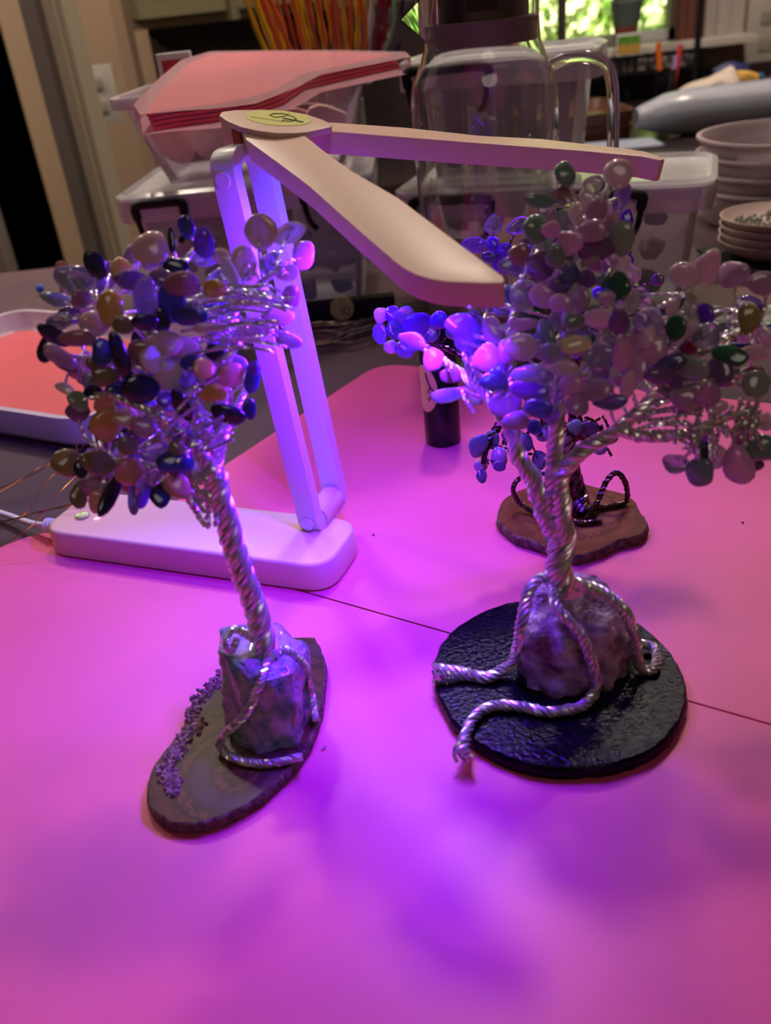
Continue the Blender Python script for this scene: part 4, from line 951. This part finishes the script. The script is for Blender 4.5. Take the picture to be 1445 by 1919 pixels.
# silvery beaded wire strings
random.seed(44)
for i in range(9):
    y0 = 588+i*7; P = [pz(545, y0+8, .004), pz(610+random.uniform(-8, 8), y0+random.uniform(-4, 8), .005+.0012*(i % 3)), pz(660, y0+random.uniform(-10, 4)-2, .007), pz(710, y0-8-i*1.5+random.uniform(-8, 4), .006), pz(760, y0-20-i*2, .005), pz(840, y0-30, .004)]
    S = spline(P, 12); rad = [.0009+.0009*max(0, sin(k_*1.1+i)) for k_ in range(len(S))]
    solid('silver_wire', 'loose silvery beaded wire strand lying behind the lamp, left of the black bottle', 'wire', MB().tube(S, rad, 6), mat('strand_silver', (180, 170, 155), .25, metal=.9), group='silvery wire strands behind the lamp')
# black spotted button: tiny crumbs on mats
for i, (x, y) in enumerate([(700, 1003), (1392, 980), (970, 1143)]):
    p = pz(x, y, T0); solid('crumb', 'tiny dark crumb on the pink mats', 'crumb', MB().lathe([(.0006, 0), (.0008, .0004), (.0003, .0009)], p, 6), M_ink, group='dark crumbs on the pink mats')
p = pz(603, 1404, T0+.0006); q = pz(610, 1399, T0+.0006)
solid('wire_snip', 'short snipped piece of wire on the pink mat beside the left tree', 'wire', MB().tube([p, q], .0005, 6), M_silver)
# straws, foil and sheet at the right edge
fo = MB(); A_ = pz(1335, 598, .004); nx = 14; vs = []
for j in range(5):
    for i in range(nx):
        p = pz(1335+i*14, 598-i*3.0+j*9, .004); p.z = .006+.004*noise.noise(V((i*.9, j*1.3, 0))); vs.append(p)
fo.add(vs+[v-LZ*.0006 for v in vs], [(j*nx+i, j*nx+i+1, (j+1)*nx+i+1, (j+1)*nx+i) for j in range(4) for i in range(nx-1)]+[(70+j*nx+i, 70+(j+1)*nx+i, 70+(j+1)*nx+i+1, 70+j*nx+i+1) for j in range(4) for i in range(nx-1)])
solid('foil_bag', 'crumpled silvery film bag at the right edge behind the right tree', 'bag', fo, mat('foil', (200, 210, 215), .2, metal=.7, bump=.6, bscale=60), smooth=False)
for i, (nm, c_, y_) in enumerate([('violet', (90, 20, 160), 618), ('magenta', (190, 30, 100), 632), ('navy blue', (36, 44, 120), 644)]):
    P = [pz(1335+8*i, y_+4, .0045), pz(1480, y_-2, .0045)]
    solid('straw', '%s straw lying beside the foil bag at the right edge' % nm, 'straw', MB().tube(P, .0028, 12), mat('straw%d' % i, c_, .35))
sh = [pz(1270, 590, .0022), pz(1300, 530, .0022), pz(1480, 545, .0022), pz(1480, 600, .0022)]
solid('brown_sheet', 'dusty rose sheet lying behind the straws at the right edge', 'sheet', MB().prism(sh, (0, 0, -.0008)), mat('sheet_rose', (120, 80, 84), .6), smooth=False)
for i, (a, b) in enumerate([((1190, 612), (1212, 606)), ((1192, 632), (1210, 626))]):
    solid('copper_offcut', 'short copper wire offcut on the cloth behind the right tree', 'wire', MB().tube([pz(a[0], a[1], .003), pz(b[0]+8, b[1]-1, .003)], .0006, 6), M_copper, group='copper offcuts')

# bowls and deli tubs at right
bwc = V((.468, .985, .0014))
MB_bowl = lambda c, R: MB().lathe([(R*.6, 0), (R*.64, .002), (R*.88, .009), (R, .019), (R*.97, .019), (R*.85, .0105), (R*.6, .004), (R*.2, .004)], c, 40)
M_bowl = mat('bowl_white', (190, 165, 158), .35)
base_blk = solid('black_box', 'black box under the stacked white bowls at the right edge', 'box', MB().box((.405, .93, .0014), (.53, 1.05, .006)), M_blackm, bevel=.002)
for i in range(4):
    c = bwc+V((0, 0, .0065+.0085*i)); solid('bowl', ['lowest white bowl of the stack at right', 'second white bowl from the bottom of the stack at right', 'third white bowl from the bottom of the stack at right', 'topmost white bowl of the stack at right, holding grey chips'][i], 'bowl', MB_bowl(c, .060), M_bowl, group='white bowls in a stack')
random.seed(2)
ch = MB(); c = bwc+V((0, 0, .0065+.0255+.009))
for i in range(160):
    a = random.uniform(0, 2*pi); r_ = .047*sqrt(random.random()); s = random.uniform(.0018, .0032); p = c+V((r_*cos(a), r_*sin(a), .002-r_*r_*1.2+random.uniform(0, .002)))
    ch.add([p+V(q)*s for q in [(1,0,0),(0,1,0),(-1,0,0),(0,-1,0),(0,0,1),(0,0,-1)]], [(0,1,4),(1,2,4),(2,3,4),(3,0,4),(1,0,5),(2,1,5),(3,2,5),(0,3,5)])
solid('stone_chips', 'grey stone chips heaped in the topmost white bowl', 'stone chips', ch, mat('chips_grey', (110, 112, 100), .5, col2=(70, 75, 70), nscale=200), kind='stuff', smooth=False)
tbz = .0014
tubc = V((.555, 1.17, tbz))
for i in range(4):
    z0 = .020*i
    solid('deli_tub', ['lowest', 'second lowest', 'second highest', 'topmost'][i]+' cloudy round tub of the stack behind the white bowls', 'tub', MB().lathe([(.086, z0), (.092, z0+.004), (.104, z0+.042), (.108, z0+.043), (.108, z0+.046), (.103, z0+.046), (.090, z0+.006), (.03, z0+.005)], tubc, 40), cloudy('deli%d' % i, (196, 176, 182), .55), group='cloudy round tubs in a stack')

# ================================================================== things by the window
def rel(x, y, Y): return py(x, y, Y)
def on_counter(x, y): return pz(x, y, CTZ)
# faucet
fy = WY-.17; f1 = rel(1052, 200, fy); ft = thing('faucet', 'tall gooseneck kitchen faucet left of the window, seen behind the pitcher handle', 'faucet', (f1.x, fy, CTZ))
fb = V((f1.x, fy, CTZ)); MB().lathe([(.028, 0), (.028, .01), (.016, .02), (.015, .08), (.012, .085)], fb, 20).build('faucet_base', M_chrome if False else mat('faucet_steel', (120, 112, 105), .3, metal=.8), ft)
MB().tube(spline([fb+V((0, 0, .08)), fb+V((0, 0, .30)), fb+V((-.01, -.01, .40)), fb+V((-.06, -.03, .47)), fb+V((-.13, -.05, .45)), fb+V((-.16, -.06, .36))], 8), .012, 14).build('spout', MATS['faucet_steel'], ft)
# potted plant on the sill
pp_ = V((py(1172, 78, WY-.06).x, WY-.06, zs+.001)); pl = thing('potted_plant', 'grassy plant in a small terracotta and grey pot on the window sill', 'plant', pp_)
MB().lathe([(.028, 0), (.033, .045), (.034, .045), (.034, .052), (.028, .052), (.026, .04)], pp_, 22).build('pot', mat('terracotta', (120, 56, 50), .7), pl)
MB().lathe([(.034, .050), (.044, .11), (.040, .115), (.010, .112)], pp_, 22).build('inner_pot', mat('pot_grey', (80, 90, 84), .6), pl)
lf_ = MB(); random.seed(6)
for i in range(130):
    a = random.uniform(0, 2*pi); s = random.uniform(.01, .05); b = pp_+V((random.uniform(-.03, .03), random.uniform(-.03, .03), .108)); t = b+V((cos(a)*s, sin(a)*s, random.uniform(.08, .20)))
    m_ = b.lerp(t, .5)+V((0, 0, .02)); wv_ = V((sin(a), -cos(a), 0))*.0025
    lf_.add([b-wv_, b+wv_, m_+wv_*1.3, t, m_-wv_*1.3], [(0, 1, 2, 3, 4)])
lf_.build('grass_blades', mat('grass_blade', (52, 90, 34), .6, col2=(80, 120, 50), nscale=30), pl, smooth=False, kind='stuff')
# picture card leaning below the sill
cdp = py(1179, 82, WY-.13)
cdr = thing('picture_card', 'small landscape picture card with green hills in front of the window sill', 'card', (cdp.x, WY-.125, CTZ))
zc0 = py(1180, 104, WY-.13).z; zc1 = py(1180, 62, WY-.13).z; hw_ = .034
MB().box((cdp.x-hw_, WY-.130, zc0), (cdp.x+hw_, WY-.124, zc1)).build('card_back', M_white, cdr)
MB().box((cdp.x-hw_*.92, WY-.1315, zc0+.004), (cdp.x+hw_*.92, WY-.130, (zc0+zc1)/2)).build('card_field', mat('card_yellow', (190, 150, 70), .6), cdr)
MB().box((cdp.x-hw_*.92, WY-.1315, (zc0+zc1)/2), (cdp.x+hw_*.92, WY-.130, zc1-.006)).build('card_hill', mat('card_green', (70, 130, 40), .6, col2=(120, 160, 60), nscale=60), cdr)
MB().box((cdp.x-.004, WY-.130, CTZ), (cdp.x+.004, WY-.124, zc0)).build('card_stem', M_blackm, cdr)
# black rack shelf with spice jars under the sill
sy = WY-.10; xr0 = py(1085, 120, sy).x; xr1 = py(1312, 90, sy).x; zr1 = py(1200, 100, sy).z; zr0 = py(1200, 132, sy).z
sr = thing('spice_rack', 'low black two rail rack standing on the counter under the window sill', 'rack', (xr0, sy, CTZ))
MB().box((xr0, sy-.03, zr1-.012), (xr1, sy-.024, zr1)).build('top_rail', M_blackm, sr); MB().box((xr0, sy-.05, zr0-.006), (xr1, sy+.03, zr0)).build('shelf', M_blackm, sr)
for x in (xr0, xr1-.008): MB().box((x, sy-.05, CTZ), (x+.008, sy-.02, zr1)).build('post', M_blackm, sr)
for i in range(8):
    x = xr0+.06+i*.038
    solid('spice_jar', 'small pale spice jar on the black rack under the window', 'jar', MB().lathe([(.014, 0), (.016, .002), (.016, .035), (.012, .04), (.012, .046)], V((x, sy, zr0+.0006)), 14), mat('jar_pale%d' % (i % 3), [(170, 160, 155), (130, 120, 130), (185, 180, 170)][i % 3], .4), group='spice jars on the rack')
# black floor-to-shelf pole
pY = WY-.32; a0 = py(1301, 168, pY); pl_ = thing('black_stand', 'thin black upright stand pole on the counter before the curtain', 'stand', (a0.x, pY, CTZ))
MB().lathe([(.008, 0), (.008, .9)], V((a0.x, pY, CTZ)), 14).build('pole', M_blackm, pl_)
MB().lathe([(.05, 0), (.05, .008), (.01, .012)], V((a0.x, pY, CTZ)), 24).build('foot', M_blackm, pl_)
# tumbler with pens
c1 = pz(1243, 228, CTZ); tb = thing('pen_cup', 'tall black cup holding pens, on the counter under the window', 'cup', c1)
Dc = (c1-CAM).dot(Fw); rr1 = 17/FPX*Dc; hcup = py(1247, 130, c1.y).z-CTZ
MB().lathe([(rr1*.9, 0), (rr1, .003), (rr1*1.05, hcup), (rr1*.98, hcup), (rr1*.9, .006), (rr1*.3, .006)], c1, 26).build('cup_body', M_black, tb)
for nm, c_, x1, y1, x0 in (('orange', (225, 110, 30), 1234, 80, 1241), ('red', (200, 60, 60), 1276, 84, 1262), ('lilac', (170, 130, 190), 1268, 104, 1255)):
    a = c1+V((0, 0, .01)); a.x += (x0-1247)*.0006; b = py(x1, y1, c1.y)
    solid('pen', '%s pen standing in the tall black cup' % nm, 'pen', MB().tube([a, b], .0062, 10), mat('pen_'+nm, c_, .4))
# brown tray stack
bt0 = pz(1040, 268, CTZ); b1_ = pz(1195, 262, CTZ)
for i in range(2):
    x0, x1 = bt0.x-.05, b1_.x; y0 = min(bt0.y, b1_.y)+.03
    rim_ = [rrect(x0, y0, x1, y0+.28, .04, CTZ+.030*i+.001), rrect(x0-.006, y0-.006, x1+.006, y0+.286, .045, CTZ+.030*i+.028), rrect(x0-.001, y0-.001, x1+.001, y0+.281, .04, CTZ+.030*i+.028), rrect(x0+.006, y0+.006, x1-.006, y0+.274, .036, CTZ+.030*i+.006)]
    n = len(rim_[0]); mb = MB().add(sum(rim_, []), [(k_*n+q_, k_*n+(q_+1) % n, (k_+1)*n+(q_+1) % n, (k_+1)*n+q_) for k_ in range(3) for q_ in range(n)]+[tuple(range(n-1, -1, -1)), tuple(3*n+q_ for q_ in range(n))])
    solid('brown_tray', ['lower', 'upper'][i]+' brown tray of the pair on the counter behind the pitcher handle', 'tray', mb, mat('tray_brown', (96, 54, 44), .4), group='brown trays')
# plastic wrapped roll
p0 = pz(1218, 276, CTZ); Yr = p0.y+.10
rl = MB(); S = [V((p0.x+.0+.06*i, Yr, CTZ+.046)) for i in range(14)]
rad = [.016, .038, .043, .042, .043, .044, .043, .043, .044, .043, .042, .043, .043, .043]
rl.tube(S, rad, 26)
rr_ = thing('wrapped_roll', 'thick white roll wrapped in clear plastic, lying on the counter at right', 'roll', (p0.x, Yr, CTZ))
rl.build('roll_body', mat('roll_white', (190, 182, 178), .5, col2=(210, 204, 200), nscale=9), rr_)
rl2 = MB(); rl2.tube([V((p.x, p.y, p.z-.0)) for p in S], [r_+.004+.002*noise.noise(V((i*1.3, 0, 0))) for i, r_ in enumerate(rad)], 26)
w2 = pz(1155, 285, CTZ+.0); rl2.add([V((p0.x-.13, Yr-.09, CTZ+.001)), V((p0.x+.03, Yr-.10, CTZ+.001)), V((p0.x+.02, Yr-.04, CTZ+.008)), V((p0.x-.12, Yr+.02, CTZ+.002)), V((p0.x-.13, Yr-.09, CTZ+.003)), V((p0.x+.03, Yr-.10, CTZ+.003)), V((p0.x+.02, Yr-.04, CTZ+.010)), V((p0.x-.12, Yr+.02, CTZ+.004))], [(0,3,2,1),(4,5,6,7),(0,1,5,4),(1,2,6,5),(2,3,7,6),(3,0,4,7)])
rl2.build('plastic_wrap', cloudy('wrap_film', (190, 195, 215), .35, .15), rr_)
# white bag with navy and yellow print behind the roll
q1 = pz(1250, 236, CTZ); gY = Yr+.16
gb = thing('snack_bag', 'crumpled white bag with navy and yellow ends, lying behind the wrapped roll', 'bag', (q1.x+.1, gY, CTZ))
def blob(P, R_, nm, m):
    mb = MB(); vs = []; S = spline(P, 6); n = 16; nn, bb = frames(S); cnt = len(S)
    for i, c in enumerate(S):
        rad_ = R_[0]+(R_[1]-R_[0])*i/(cnt-1)
        for k_ in range(n):
            a = 2*pi*k_/n; v = c+(nn[i]*cos(a)+bb[i]*sin(a))*rad_*(1+.3*noise.noise(c*25+V((cos(a)*2, sin(a)*2, 0)))); v.z = max(v.z, CTZ+.001); vs.append(v)
    mb.add(vs, [(i*n+k_, i*n+(k_+1) % n, (i+1)*n+(k_+1) % n, (i+1)*n+k_) for i in range(cnt-1) for k_ in range(n)]+[tuple(range(n-1, -1, -1)), tuple((cnt-1)*n+k_ for k_ in range(n))])
    return mb.build(nm, m, gb)
blob([py(1268, 222, gY), py(1300, 192, gY), py(1340, 172, gY), py(1375, 158, gY)], (.035, .038), 'bag_body', mat('bag_white', (205, 188, 172), .6, bump=.5, bscale=40))
blob([py(1345, 155, gY+.03), py(1372, 140, gY+.03), py(1398, 138, gY+.03)], (.030, .02), 'navy_end', mat('bag_navy', (36, 40, 92), .5))
blob([py(1378, 152, gY-.01), py(1398, 150, gY-.01), py(1416, 152, gY-.01)], (.020, .014), 'yellow_end', mat('bag_yellow', (214, 166, 80), .5))
blob([py(1412, 149, gY), py(1428, 149, gY)], (.012, .012), 'blue_tip', mat('bag_blue', (50, 90, 130), .5))
# dark boxes at far right of counter
kx = py(1420, 175, gY+.1); solid('dark_box', 'dark box on the counter at the far right edge behind the bag', 'box', MB().box((kx.x, gY+.06, CTZ), (kx.x+.2, gY+.2, py(1420, 158, gY+.06).z)), mat('box_dark', (60, 40, 44), .6), bevel=.003)
